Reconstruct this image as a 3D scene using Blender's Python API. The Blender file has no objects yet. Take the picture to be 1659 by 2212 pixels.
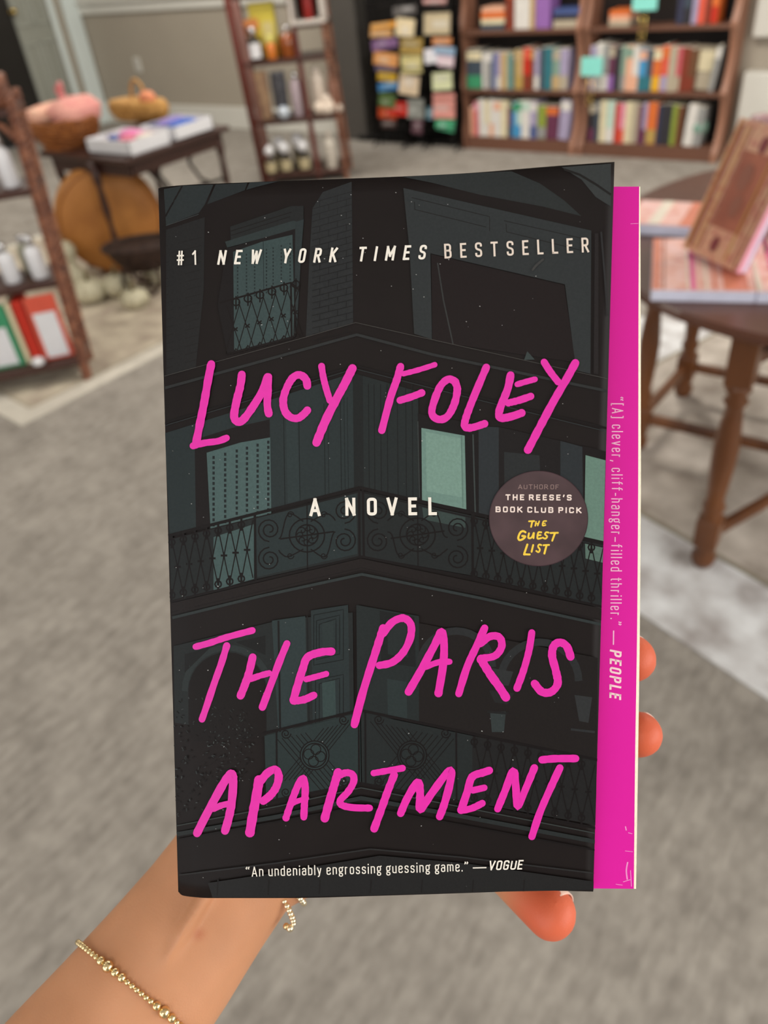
import bpy, bmesh, math, random
import numpy as np
from mathutils import Vector, Matrix
from mathutils.geometry import tessellate_polygon

random.seed(7)
scene = bpy.context.scene
COL = scene.collection

# ------------------------------------------------------------------ camera
FPX, CX, CY, CAMH = 1662.0, 829.5, 1106.0, 1.45
_n = Vector((255, 2164, FPX)).normalized()          # plumb line in camera axes (x right, y down, z forward)
_up = -_n
_y0 = (Vector((0, 0, 1)) - _up * _up.z).normalized()
_x0 = _y0.cross(_up)
_a = math.radians(-39)
_X = _x0 * math.cos(_a) + _y0 * math.sin(_a)
_Y = -_x0 * math.sin(_a) + _y0 * math.cos(_a)
ROT = Matrix((_X, _Y, _up))                         # camera axes -> world axes
EYE = Vector((0, 0, CAMH))

def ray(px, py):
    return ROT @ Vector(((px - CX) / FPX, (py - CY) / FPX, 1.0))
def at(px, py, z=0.0):
    r = ray(px, py); return EYE + r * ((z - CAMH) / r.z)
def aty(px, py, y):
    r = ray(px, py); return EYE + r * (y / r.y)
def cp(px, py, d):
    return EYE + ray(px, py) * d
def cdir(x, y, z=0.0):
    return ROT @ Vector((x, y, z))

cam_data = bpy.data.cameras.new('camera')
cam = bpy.data.objects.new('camera', cam_data)
COL.objects.link(cam)
cam_data.sensor_fit = 'HORIZONTAL'; cam_data.sensor_width = 36.0
cam_data.lens = 36.0 * FPX / 1659.0
cam_data.clip_start = 0.02; cam_data.clip_end = 60
m = Matrix((ROT @ Vector((1, 0, 0)), ROT @ Vector((0, -1, 0)), ROT @ Vector((0, 0, -1)))).transposed().to_4x4()
m.translation = EYE
cam.matrix_world = m
cam_data.dof.use_dof = True
cam_data.dof.focus_distance = 0.2215
cam_data.dof.aperture_fstop = 14.5
scene.camera = cam

# ------------------------------------------------------------------ world, lights, exposure
scene.view_settings.view_transform = 'Standard'
scene.view_settings.look = 'None'
scene.view_settings.exposure = 0.0
scene.view_settings.gamma = 1.0
scene.view_settings.use_curve_mapping = False
w = bpy.data.worlds.new('world'); scene.world = w; w.use_nodes = True
w.node_tree.nodes['Background'].inputs[0].default_value = (0.75, 0.85, 1.0, 1)
w.node_tree.nodes['Background'].inputs[1].default_value = 0.6

def area(name, loc, rot, sx, sy, power, color):
    l = bpy.data.lights.new(name, 'AREA'); l.shape = 'RECTANGLE'; l.size = sx; l.size_y = sy
    l.energy = power; l.color = color
    o = bpy.data.objects.new(name, l); COL.objects.link(o); o.location = loc; o.rotation_euler = rot
    return o
area('window_daylight_rear', (-1.2, -3.2, 1.75), (math.radians(90), 0, 0), 4.4, 1.7, 52, (1.0, 0.985, 0.96))
area('window_daylight_side', (3.2, 1.2, 1.6), (math.radians(90), 0, math.radians(90)), 4.0, 1.7, 108, (1.0, 0.97, 0.93))
CEIL_LIGHTS = [(-6.2, 4.0), (-4.2, 4.2), (-1.8, 3.9), (-6.0, 1.2), (-3.4, 1.2), (0.4, 3.6), (-3.4, -1.4), (0.6, -1.6)]
CEIL_POWER = [29, 34, 50, 20, 17, 25, 12, 11]
for k, (lx, ly) in enumerate(CEIL_LIGHTS):
    area('ceiling_lamp_light', (lx, ly, 2.66), (0, 0, 0), 0.55, 0.55, CEIL_POWER[k], (1.0, 0.95, 0.87))

# ------------------------------------------------------------------ materials
def lin(c):
    c = c / 255.0
    return c / 12.92 if c <= 0.04045 else ((c + 0.055) / 1.055) ** 2.4
def L3(rgb):
    return tuple(lin(v) for v in rgb)
MATS = {}
def mat(name, rgb, rough=0.6, metal=0.0, var=0.12, scale=20.0, rgb2=None, spec=0.4, kind='noise', stretch=(1, 1, 1), bump=0.0, sss=0.0, trans=0.0, coat=0.0, detail=4.0):
    if name in MATS: return MATS[name]
    mt = bpy.data.materials.new(name); mt.use_nodes = True
    nt = mt.node_tree; b = nt.nodes['Principled BSDF']
    b.inputs['Roughness'].default_value = rough; b.inputs['Metallic'].default_value = metal
    b.inputs['Specular IOR Level'].default_value = spec
    if coat: b.inputs['Coat Weight'].default_value = coat; b.inputs['Coat Roughness'].default_value = 0.1
    if trans: b.inputs['Transmission Weight'].default_value = trans
    c1 = L3(rgb); c2 = L3(rgb2) if rgb2 else tuple(v * (1 - var) for v in c1)
    tc = nt.nodes.new('ShaderNodeTexCoord'); mp = nt.nodes.new('ShaderNodeMapping'); mp.inputs['Scale'].default_value = stretch
    nt.links.new(tc.outputs['Object'], mp.inputs['Vector'])
    if kind == 'wave':
        tx = nt.nodes.new('ShaderNodeTexWave'); tx.inputs['Scale'].default_value = scale; tx.inputs['Distortion'].default_value = 3.0
        tx.inputs['Detail'].default_value = 3; fac = tx.outputs['Fac']
    elif kind == 'voronoi':
        tx = nt.nodes.new('ShaderNodeTexVoronoi'); tx.inputs['Scale'].default_value = scale; fac = tx.outputs['Distance']
    else:
        tx = nt.nodes.new('ShaderNodeTexNoise'); tx.inputs['Scale'].default_value = scale; tx.inputs['Detail'].default_value = detail; fac = tx.outputs['Fac']
    nt.links.new(mp.outputs['Vector'], tx.inputs['Vector'])
    rp = nt.nodes.new('ShaderNodeValToRGB')
    rp.color_ramp.elements[0].position = 0.32; rp.color_ramp.elements[1].position = 0.68
    rp.color_ramp.elements[0].color = (*c2, 1); rp.color_ramp.elements[1].color = (*c1, 1)
    nt.links.new(fac, rp.inputs['Fac']); nt.links.new(rp.outputs['Color'], b.inputs['Base Color'])
    if bump:
        bp = nt.nodes.new('ShaderNodeBump'); bp.inputs['Strength'].default_value = bump; bp.inputs['Distance'].default_value = 0.004
        nt.links.new(fac, bp.inputs['Height']); nt.links.new(bp.outputs['Normal'], b.inputs['Normal'])
    if sss:
        b.inputs['Subsurface Weight'].default_value = sss; b.inputs['Subsurface Radius'].default_value = (1.0, 0.35, 0.2)
        b.inputs['Subsurface Scale'].default_value = 0.006
    MATS[name] = mt; return mt

def attr_mat(name, rough=0.5, spec=0.3, var=0.08, scale=900.0, sss=0.0, bump=0.0):
    mt = bpy.data.materials.new(name); mt.use_nodes = True; nt = mt.node_tree; b = nt.nodes['Principled BSDF']
    b.inputs['Roughness'].default_value = rough; b.inputs['Specular IOR Level'].default_value = spec
    a = nt.nodes.new('ShaderNodeAttribute'); a.attribute_name = 'ink'
    tc = nt.nodes.new('ShaderNodeTexCoord'); tx = nt.nodes.new('ShaderNodeTexNoise'); tx.inputs['Scale'].default_value = scale
    mr = nt.nodes.new('ShaderNodeMapRange'); mr.inputs['From Min'].default_value = 0.3; mr.inputs['From Max'].default_value = 0.7
    mr.inputs['To Min'].default_value = 1 - var; mr.inputs['To Max'].default_value = 1 + var
    mx = nt.nodes.new('ShaderNodeVectorMath'); mx.operation = 'SCALE'
    nt.links.new(tc.outputs['Object'], tx.inputs['Vector']); nt.links.new(tx.outputs['Fac'], mr.inputs['Value'])
    nt.links.new(a.outputs['Color'], mx.inputs[0]); nt.links.new(mr.outputs['Result'], mx.inputs['Scale'])
    nt.links.new(mx.outputs['Vector'], b.inputs['Base Color'])
    if sss:
        b.inputs['Subsurface Weight'].default_value = sss; b.inputs['Subsurface Radius'].default_value = (1.0, 0.35, 0.2)
        b.inputs['Subsurface Scale'].default_value = 0.004
    if bump:
        t2 = nt.nodes.new('ShaderNodeTexVoronoi'); t2.inputs['Scale'].default_value = 1500
        nt.links.new(tc.outputs['Object'], t2.inputs['Vector'])
        bp = nt.nodes.new('ShaderNodeBump'); bp.inputs['Strength'].default_value = bump; bp.inputs['Distance'].default_value = 0.0003
        nt.links.new(t2.outputs['Distance'], bp.inputs['Height']); nt.links.new(bp.outputs['Normal'], b.inputs['Normal'])
    return mt

# ------------------------------------------------------------------ mesh builder
ORG = {}
def V(*a): return Vector(a)
class MB:
    def __init__(s): s.v = []; s.f = []; s.m = []; s.sm = []
    def add(s, vs, fs, mi=0, smooth=False):
        o = len(s.v); s.v += [Vector(p) for p in vs]
        for f in fs: s.f.append([i + o for i in f]); s.m.append(mi); s.sm.append(smooth)
        return s
    def box(s, c, size, u=None, v=None, w=None, mi=0, bev=0.0):
        c = Vector(c); hx, hy, hz = [q / 2 for q in size]
        u = u or V(1, 0, 0); w = w or V(0, 0, 1); v = v or w.cross(u)
        u, v, w = u.normalized(), v.normalized(), w.normalized()
        if bev <= 0:
            P = [c + u * (hx * a) + v * (hy * b) + w * (hz * d) for d in (-1, 1) for a, b in ((-1, -1), (1, -1), (1, 1), (-1, 1))]
            return s.add(P, [(3, 2, 1, 0), (4, 5, 6, 7), (0, 1, 5, 4), (1, 2, 6, 5), (2, 3, 7, 6), (3, 0, 4, 7)], mi)
        e = min(bev, hx * .9, hy * .9, hz * .9)
        bm = bmesh.new(); bmesh.ops.create_cube(bm, size=1)
        for q in bm.verts: q.co = V(q.co.x * 2 * hx, q.co.y * 2 * hy, q.co.z * 2 * hz)
        bmesh.ops.bevel(bm, geom=list(bm.edges), offset=e, segments=2, affect='EDGES', profile=0.5)
        bm.verts.ensure_lookup_table()
        s.add([c + u * q.co.x + v * q.co.y + w * q.co.z for q in bm.verts], [[q.index for q in f.verts] for f in bm.faces], mi)
        bm.free(); return s
    def loft(s, secs, n=16, mi=0, smooth=True, cap=True, close=False):
        o = []; vs = []
        for (c, a, b) in secs:
            for k in range(n):
                t = 2 * math.pi * k / n; vs.append(Vector(c) + Vector(a) * math.cos(t) + Vector(b) * math.sin(t))
        fs = []
        R = len(secs)
        for r in range(R if close else R - 1):
            r2 = (r + 1) % R
            for k in range(n):
                k2 = (k + 1) % n; fs.append((r * n + k, r * n + k2, r2 * n + k2, r2 * n + k))
        if cap and not close: fs.append(tuple(reversed(range(n)))); fs.append(tuple(range((R - 1) * n, R * n)))
        return s.add(vs, fs, mi, smooth)
    def tube(s, pts, r, n=8, mi=0, close=False, smooth=True):
        pts = [Vector(p) for p in pts]; N = len(pts); rr = r if isinstance(r, (list, tuple)) else [r] * N
        secs = []; prev = None
        for i, p in enumerate(pts):
            a = pts[(i - 1) % N] if (close or i > 0) else p; b = pts[(i + 1) % N] if (close or i < N - 1) else p
            t = (b - a)
            t = t.normalized() if t.length > 1e-9 else V(0, 0, 1)
            if prev is None:
                q = V(0, 0, 1) if abs(t.z) < .9 else V(1, 0, 0); u = t.cross(q).normalized()
            else:
                u = (prev - t * prev.dot(t)); u = u.normalized() if u.length > 1e-6 else t.orthogonal().normalized()
            prev = u; w_ = t.cross(u); secs.append((p, u * rr[i], w_ * rr[i]))
        return s.loft(secs, n, mi, smooth, True, close)
    def lathe(s, base, prof, n=20, mi=0, axis=None, smooth=True):
        axis = (axis or V(0, 0, 1)).normalized(); u = axis.orthogonal().normalized(); w_ = axis.cross(u)
        secs = [(Vector(base) + axis * h, u * max(r, 1e-4), w_ * max(r, 1e-4)) for r, h in prof]
        return s.loft(secs, n, mi, smooth)
    def ball(s, c, r, n=12, mi=0, sc=(1, 1, 1)):
        vs = []; fs = []; c = Vector(c)
        R = max(4, n // 2)
        for i in range(R + 1):
            ph = math.pi * i / R
            for k in range(n):
                th = 2 * math.pi * k / n
                vs.append(c + V(r * sc[0] * math.sin(ph) * math.cos(th), r * sc[1] * math.sin(ph) * math.sin(th), r * sc[2] * math.cos(ph)))
        for i in range(R):
            for k in range(n):
                k2 = (k + 1) % n; fs.append((i * n + k, (i + 1) * n + k, (i + 1) * n + k2, i * n + k2))
        return s.add(vs, fs, mi, True)
    def prism(s, poly, d, mi=0):
        """poly: list of world points (planar), extruded by vector d"""
        poly = [Vector(p) for p in poly]; n = len(poly)
        fs = [tuple(reversed(range(n))), tuple(range(n, 2 * n))]
        fs += [(i, (i + 1) % n, n + (i + 1) % n, n + i) for i in range(n)]
        return s.add(poly + [p + Vector(d) for p in poly], fs, mi)
    def build(s, name, mats, parent=None, origin=None, bevel=0.0, colors=None, fix=True):
        me = bpy.data.meshes.new(name)
        if parent is not None: org = ORG[parent.name]
        elif origin is not None: org = Vector(origin)
        else:
            xs = [p.x for p in s.v]; ys = [p.y for p in s.v]; zs = [p.z for p in s.v]
            org = V((min(xs) + max(xs)) / 2, (min(ys) + max(ys)) / 2, min(zs))
        me.from_pydata([tuple(p - org) for p in s.v], [], s.f)
        for mm in (mats if isinstance(mats, (list, tuple)) else [mats]): me.materials.append(mm)
        me.polygons.foreach_set('material_index', s.m); me.polygons.foreach_set('use_smooth', s.sm)
        if fix:
            bm = bmesh.new(); bm.from_mesh(me); bmesh.ops.recalc_face_normals(bm, faces=bm.faces); bm.to_mesh(me); bm.free()
        if colors is not None:
            at_ = me.color_attributes.new('ink', 'FLOAT_COLOR', 'CORNER')
            buf = []
            for p, c in zip(me.polygons, colors): buf += [c[0], c[1], c[2], 1.0] * p.loop_total
            at_.data.foreach_set('color', buf)
        me.update()
        o = bpy.data.objects.new(name, me); COL.objects.link(o)
        ORG[o.name] = org
        if parent is not None: o.parent = parent
        else: o.location = org
        if bevel:
            b = o.modifiers.new('bevel', 'BEVEL'); b.width = bevel; b.segments = 2; b.limit_method = 'ANGLE'
        return o
def thing(name, label, cat, loc, group=None):
    o = bpy.data.objects.new(name, None); o.empty_display_size = 0.05; COL.objects.link(o)
    o.location = loc; ORG[o.name] = Vector(loc); return tag(o, label, cat, group)
def tag(o, label, cat, group=None, kind=None):
    o['label'] = label; o['category'] = cat
    if group: o['group'] = group
    if kind: o['kind'] = kind
    return o
def struct(o): o['kind'] = 'structure'; return o
def lab(o, t): o['label'] = t; return o

# ------------------------------------------------------------------ room shell
WX0, WX1, WY0, WY1, WH = -7.9, 3.3, -3.3, 5.80, 2.7
m_taupe = mat('taupe wall paint', (166, 157, 143), 0.7, var=0.04, scale=3)
m_upper = mat('off white wall paint', (214, 211, 203), 0.7, var=0.03, scale=3)
m_trim = mat('white gloss trim', (214, 212, 204), 0.4, var=0.03, scale=6)
m_bluewhite = mat('cool white casing paint', (222, 232, 230), 0.4, var=0.03, scale=6)
# carpet: mottled grey with crosshatch fibre
def carpet_mat():
    mt = bpy.data.materials.new('grey cut pile carpet'); mt.use_nodes = True; nt = mt.node_tree; b = nt.nodes['Principled BSDF']
    b.inputs['Roughness'].default_value = 0.95; b.inputs['Specular IOR Level'].default_value = 0.05
    tc = nt.nodes.new('ShaderNodeTexCoord')
    def noise(sc, det, stretch=None, rotz=0):
        mp = nt.nodes.new('ShaderNodeMapping'); mp.inputs['Rotation'].default_value = (0, 0, rotz)
        if stretch: mp.inputs['Scale'].default_value = stretch
        nt.links.new(tc.outputs['Object'], mp.inputs['Vector'])
        t = nt.nodes.new('ShaderNodeTexNoise'); t.inputs['Scale'].default_value = sc; t.inputs['Detail'].default_value = det
        nt.links.new(mp.outputs['Vector'], t.inputs['Vector']); return t.outputs['Fac']
    def madd(a, b_, op='ADD'):
        q = nt.nodes.new('ShaderNodeMath'); q.operation = op
        for i, x in enumerate((a, b_)):
            if isinstance(x, float): q.inputs[i].default_value = x
            else: nt.links.new(x, q.inputs[i])
        return q.outputs[0]
    big = noise(7.0, 5.0); mid = noise(30.0, 4.0)
    f1 = noise(52.0, 2.0, (1, 0.25, 1), 0.9); f2 = noise(52.0, 2.0, (1, 0.25, 1), -0.7)
    s = madd(madd(big, 0.34, 'MULTIPLY'), madd(mid, 0.26, 'MULTIPLY')); s = madd(s, madd(madd(f1, f2), 0.20, 'MULTIPLY'))
    rp = nt.nodes.new('ShaderNodeValToRGB'); rp.color_ramp.elements[0].position = 0.40; rp.color_ramp.elements[1].position = 0.60
    rp.color_ramp.elements[0].color = (*L3((132, 126, 119)), 1); rp.color_ramp.elements[1].color = (*L3((163, 157, 149)), 1)
    nt.links.new(s, rp.inputs['Fac']); nt.links.new(rp.outputs['Color'], b.inputs['Base Color'])
    bp = nt.nodes.new('ShaderNodeBump'); bp.inputs['Strength'].default_value = 0.5; bp.inputs['Distance'].default_value = 0.004
    nt.links.new(madd(f1, f2), bp.inputs['Height']); nt.links.new(bp.outputs['Normal'], b.inputs['Normal'])
    return mt
m_carpet = carpet_mat()
cxm, cym = (WX0 + WX1) / 2, (WY0 + WY1) / 2
b = MB(); b.box((cxm - 1, cym, -0.05), (WX1 - WX0 + 3, WY1 - WY0 + 0.4, 0.1)); struct(b.build('floor', m_carpet, origin=(0, 0, 0)))
b = MB(); b.box((cxm - 1, cym, WH + 0.05), (WX1 - WX0 + 3, WY1 - WY0 + 0.4, 0.1)); struct(b.build('ceiling', m_upper))
def wall_two_tone(name, c, size, split=1.0):
    b = MB(); h = WH
    b.box((c[0], c[1], split / 2), (size[0], size[1], split), mi=0)
    b.box((c[0], c[1], (split + h) / 2), (size[0], size[1], h - split), mi=1)
    return struct(b.build(name, [m_taupe, m_upper]))
wall_two_tone('wall_back', (cxm, WY1 + 0.06, 0), (WX1 - WX0 + 0.2, 0.12))
# left wall leaves a doorway; pieces around it
b = MB()
b.box((WX0 - 0.06, 5.63, WH / 2), (0.12, 0.34, WH), mi=0)
b.box((WX0 - 0.06, 0.0, WH / 2), (0.12, 6.6, WH), mi=0)
b.box((WX0 - 0.06, 4.38, 2.4), (0.12, 2.16, 0.6), mi=0)
struct(b.build('wall_left', [m_taupe]))
# right wall and rear wall with window openings
def wall_open(name, axis, pos, a0, a1, o0, o1, z0, z1, th=0.12):
    b = MB()
    def bx(p0, p1, q0, q1):
        if axis == 'x': b.box((pos, (p0 + p1) / 2, (q0 + q1) / 2), (th, p1 - p0, q1 - q0))
        else: b.box(((p0 + p1) / 2, pos, (q0 + q1) / 2), (p1 - p0, th, q1 - q0))
    bx(a0, o0, 0, WH); bx(o1, a1, 0, WH); bx(o0, o1, 0, z0); bx(o0, o1, z1, WH)
    return struct(b.build(name, m_upper))
wall_open('wall_right', 'x', WX1 + 0.06, WY0, WY1, -0.9, 3.3, 0.7, 2.5)
wall_open('wall_rear', 'y', WY0 - 0.06, WX0, WX1, -3.5, 1.1, 0.8, 2.6)
def window(name, axis, pos, o0, o1, z0, z1, n):
    root = bpy.data.objects.new(name, None); COL.objects.link(root)
    loc = V(pos, (o0 + o1) / 2, z0) if axis == 'x' else V((o0 + o1) / 2, pos, z0)
    root.location = loc; ORG[root.name] = loc; struct(root)
    b = MB(); t = 0.06
    def bx(p0, p1, q0, q1):
        if axis == 'x': b.box((pos, (p0 + p1) / 2, (q0 + q1) / 2), (0.1, p1 - p0, q1 - q0))
        else: b.box(((p0 + p1) / 2, pos, (q0 + q1) / 2), (p1 - p0, 0.1, q1 - q0))
    bx(o0, o1, z0, z0 + t); bx(o0, o1, z1 - t, z1)
    for k in range(n + 1):
        q = o0 + (o1 - o0 - t) * k / n; bx(q, q + t, z0 + t, z1 - t)
    b.build('window_frame', m_trim, root)
window('window_1', 'x', WX1 + 0.05, -0.9, 3.3, 0.7, 2.5, 4)
window('window_2', 'y', WY0 - 0.05, -3.5, 1.1, 0.8, 2.6, 4)

# back wall trim: chair rail, tall baseboard
b = MB(); b.box(((WX0 + -4.56) / 2, WY1 - 0.015, 1.04), (-4.56 - WX0, 0.03, 0.11), bev=0.008); b.box(((WX0 + -4.56) / 2, WY1 - 0.03, 1.085), (-4.56 - WX0, 0.06, 0.025), bev=0.006)
struct(b.build('trim_1', m_trim))
b = MB(); b.box(((WX0 + -4.56) / 2, WY1 - 0.0125, 0.095), (-4.56 - WX0, 0.025, 0.19), bev=0.006); struct(b.build('baseboard_back', m_trim))
b = MB(); b.box((1.0, WY1 - 0.0125, 0.095), (4.5, 0.025, 0.19), bev=0.006); struct(b.build('baseboard_right', m_trim))
# white panelled dado right of the bookcases: white shelf ledge above, taupe gap, white ledge below
b = MB(); b.box((0.95, WY1 - 0.03, 1.18), (4.6, 0.06, 1.0), bev=0.01); struct(b.build('trim_2', m_trim))
b = MB(); b.box((0.95, WY1 - 0.05, 0.29), (4.6, 0.10, 0.42), bev=0.01); struct(b.build('trim_3', m_trim))
# door casings on the left wall
b = MB()
b.box((WX0 + 0.03, 5.70, 1.1), (0.06, 0.17, 2.2), bev=0.01); b.box((WX0 + 0.015, 5.49, 1.1), (0.03, 0.06, 2.2), bev=0.008)
b.box((WX0 + 0.03, 3.25, 1.1), (0.06, 0.12, 2.2), bev=0.01)
b.box((WX0 + 0.03, 4.48, 2.15), (0.06, 2.57, 0.12), bev=0.01)
struct(b.build('trim_4', m_bluewhite))
b = MB(); b.box((WX0 + 0.012, 0.0, 0.095), (0.024, 6.3, 0.19), bev=0.005); struct(b.build('baseboard_left', m_trim))
# grey-green door leaf and black door beyond
droot = bpy.data.objects.new('door_1', None); COL.objects.link(droot); dl = V(WX0 - 0.04, 5.2, 0); droot.location = dl; ORG[droot.name] = dl; struct(droot)
m_doorgrey = mat('sage grey door paint', (150, 152, 142), 0.5, var=0.05, scale=4)
m_doorgrey2 = mat('sage grey panel moulding', (170, 172, 163), 0.5, var=0.04, scale=4)
b = MB(); b.box((WX0 - 0.03, 5.26, 1.05), (0.05, 0.39, 2.06), bev=0.004); lf = b.build('door_leaf', m_doorgrey, droot)
b = MB()
for (y, z0, z1) in ((5.16, 0.25, 0.82), (5.36, 0.25, 0.82), (5.16, 0.98, 1.9), (5.36, 0.98, 1.9)):
    for dy in (-0.07, 0.07): b.box((WX0 + 0.0, y + dy, (z0 + z1) / 2), (0.02, 0.016, z1 - z0))
    for z in (z0, z1): b.box((WX0 + 0.0, y, z), (0.02, 0.156, 0.016))
b.build('panel_moulding', m_doorgrey2, droot)
droot2 = bpy.data.objects.new('door_2', None); COL.objects.link(droot2); dl = V(WX0 - 0.04, 4.3, 0); droot2.location = dl; ORG[droot2.name] = dl; struct(droot2)
m_blackpaint = mat('black satin paint', (34, 32, 30), 0.4, var=0.2, scale=5)
b = MB(); b.box((WX0 - 0.03, 4.18, 1.05), (0.05, 1.76, 2.06), bev=0.004); b.build('door_leaf', m_blackpaint, droot2)
m_brass = mat('polished brass', (214, 186, 110), 0.22, 1.0, var=0.1, scale=30)
_r = ray(30, 25); kp = EYE + _r * ((WX0 + 0.045) / _r.x)
b = MB(); b.lathe(kp - V(0.05, 0, 0), [(0.022, 0), (0.022, 0.008), (0.008, 0.012), (0.008, 0.03), (0.024, 0.04), (0.028, 0.055), (0.02, 0.07), (0.002, 0.074)], axis=V(1, 0, 0)); lab(b.build('door_knob', m_brass, droot2), 'brass door knob')
# light switch/outlet plate on taupe wall
op = aty(297, 140, WY1 - 0.01)
ot = thing('wall_outlet', 'small white outlet plate on the taupe wall under the chair rail', 'outlet', (op.x, WY1 - 0.012, op.z))
b = MB(); b.box((op.x, WY1 - 0.007, op.z), (0.085, 0.014, 0.13), bev=0.004); b.build('plate', m_trim, ot)
b = MB(); b.box((op.x, WY1 - 0.016, op.z + .028), (0.034, 0.006, 0.03), bev=0.003); b.build('socket', mat('socket grey', (180, 178, 172)), ot)
b = MB(); b.box((op.x, WY1 - 0.016, op.z - .028), (0.034, 0.006, 0.03), bev=0.003); b.build('socket', mat('socket grey', (180, 178, 172)), ot)
# ceiling lamps
m_glow = mat('lit opal diffuser', (240, 236, 226), .5)
m_glow.node_tree.nodes['Principled BSDF'].inputs['Emission Color'].default_value = (1.0, .95, .87, 1)
m_glow.node_tree.nodes['Principled BSDF'].inputs['Emission Strength'].default_value = 3.0
for k, (lx, ly) in enumerate(CEIL_LIGHTS):
    b = MB()
    lt_ = thing('ceiling_light', 'square white ceiling light ' + ['near the chair-rail wall', 'in front of the red-post shelves', 'nearest the bookcases', 'by the left wall doors', 'over the twisted-post shelf', 'over the white dado corner', 'near the rear windows, left', 'near the rear windows, right'][k], 'light', (lx, ly, 2.67), 'ceiling lights')
    for dx, dy, sx, sy in ((0.31, 0, .03, .65), (-0.31, 0, .03, .65), (0, .31, .59, .03), (0, -.31, .59, .03)): b.box((lx + dx, ly + dy, 2.685), (sx, sy, 0.03))
    b.build('frame', m_trim, lt_); b = MB(); b.box((lx, ly, 2.69), (.59, .59, .012)); b.build('diffuser', m_glow, lt_)

# ------------------------------------------------------------------ rugs
def rug(name, label, corner, du, dv, lu, lv, m_field, m_border, m_line, bw):
    root = thing(name, label, 'rug', corner)
    du = du.normalized(); dv = dv.normalized()
    c = corner + du * lu / 2 + dv * lv / 2
    b = MB(); b.box(c + V(0, 0, .0025), (lu, lv, .005), u=du, v=dv, w=V(0, 0, 1)); b.build('border', m_border, root)
    b = MB(); b.box(c + V(0, 0, .0054), (lu - 2 * bw, lv - 2 * bw, .0012), u=du, v=dv, w=V(0, 0, 1)); b.build('field', m_field, root)
    b = MB(); h = .0062
    for s in (-1, 1):
        b.box(c + du * s * (lu / 2 - bw) + V(0, 0, h), (.016, lv - 2 * bw, .0016), u=du, v=dv, w=V(0, 0, 1))
        b.box(c + dv * s * (lv / 2 - bw) + V(0, 0, h), (lu - 2 * bw, .016, .0018), u=du, v=dv, w=V(0, 0, 1))
    b.build('border_line', m_line, root)
    return root
m_rugL = mat('faded cream rug pile', (206, 196, 176), 0.95, scale=9, rgb2=(164, 150, 136), spec=.05)
m_rugLb = mat('cream rug border', (206, 200, 188), 0.95, var=.12, scale=14, spec=.05)
m_rugLl = mat('rug border line beige', (176, 166, 148), 0.95, spec=.05)
rug('area_rug', 'cream faded rug with a pale border under the left twisted-post shelf', V(-2.80, 1.25, 0), V(-1, 0.10, 0), V(0.06, 1, 0), 2.3, 2.0, m_rugL, m_rugLb, m_rugLl, 0.10)
m_rugR = mat('distressed beige grey rug pile', (206, 197, 187), 0.95, scale=7, rgb2=(150, 140, 130), spec=.05, detail=6)
m_rugRb = mat('distressed white rug pile', (232, 234, 236), 0.95, scale=8.5, rgb2=(168, 162, 160), spec=.05, detail=6)
m_rugRl = mat('olive grey rug line', (150, 142, 126), 0.95, spec=.05)
e0 = at(1384, 1327); e1 = at(1659, 1512); ru = (e1 - e0).normalized(); rv = V(-ru.y, ru.x, 0)
rug('area_rug', 'white distressed rug with marbled border under the oval gateleg table', e0 - ru * 1.15, ru, rv, 3.2, 3.2, m_rugR, m_rugRb, m_rugRl, 0.32)

# ------------------------------------------------------------------ bookcases and shelved books
m_case = mat('warm brown carved wood', (158, 112, 90), 0.45, var=.25, scale=3, stretch=(1, 1, .15))
m_caseD = mat('dark brown shelf back', (26, 16, 12), 0.6, var=.3, scale=4)
m_shelf = mat('brown shelf board', (112, 76, 60), 0.45, var=.2, scale=4, stretch=(.2, 1, 1))
m_pages = mat('book page edges', (226, 216, 196), 0.85, var=.08, scale=60, stretch=(1, 1, 8))
CASES = [(-3.315, -2.385), (-2.365, -1.405)]
CF, SH = 5.575, [0.085, 0.405, 0.775, 1.15]
labels = ['brown wooden bookcase with scalloped sides beside the black display', 'brown wooden bookcase with scalloped sides nearest the white dado']
def scallop_side(b, x, th):
    poly = []
    N = 96; H = 1.75
    for i in range(N + 1):
        z = H * i / N
        # each shelf bay: side scoops back between shelves
        k = 0
        for a, c in zip([0.06] + SH[1:], SH[1:] + [1.60]):
            if a <= z <= c: k = math.sin(math.pi * (z - a) / (c - a)) ** 0.8
        poly.append((x, CF - 0.015 + 0.065 * k, z))
    poly += [(x, WY1 - .005, H), (x, WY1 - .005, 0)]
    b.prism(poly, (th, 0, 0))
for ci, (x0, x1) in enumerate(CASES):
    r = thing('bookcase', labels[ci], 'bookcase', V((x0 + x1) / 2, (CF + WY1) / 2, 0))
    for xs in (x0, x1 - 0.035):
        b = MB(); scallop_side(b, xs, 0.035); b.build('side_panel', m_case, r)
    b = MB(); b.box(((x0 + x1) / 2, WY1 - .012, .875), (x1 - x0 - .07, .014, 1.74)); b.build('back_panel', m_caseD, r)
    for z in SH:
        b = MB(); b.box(((x0 + x1) / 2, (CF + WY1) / 2 - .01, z - .0135), (x1 - x0 - .072, WY1 - CF - .03, .027), bev=.004)
        if z == SH[0]: b.box(((x0 + x1) / 2, CF + .012, .029), (x1 - x0 - .072, .024, .058), bev=.003)
        b.build('shelf', m_shelf, r)
NAMES = {}
def cm(name, rgb): 
    NAMES[name] = rgb; return mat('book cloth ' + name, rgb, .55, var=.1, scale=30)
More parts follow.
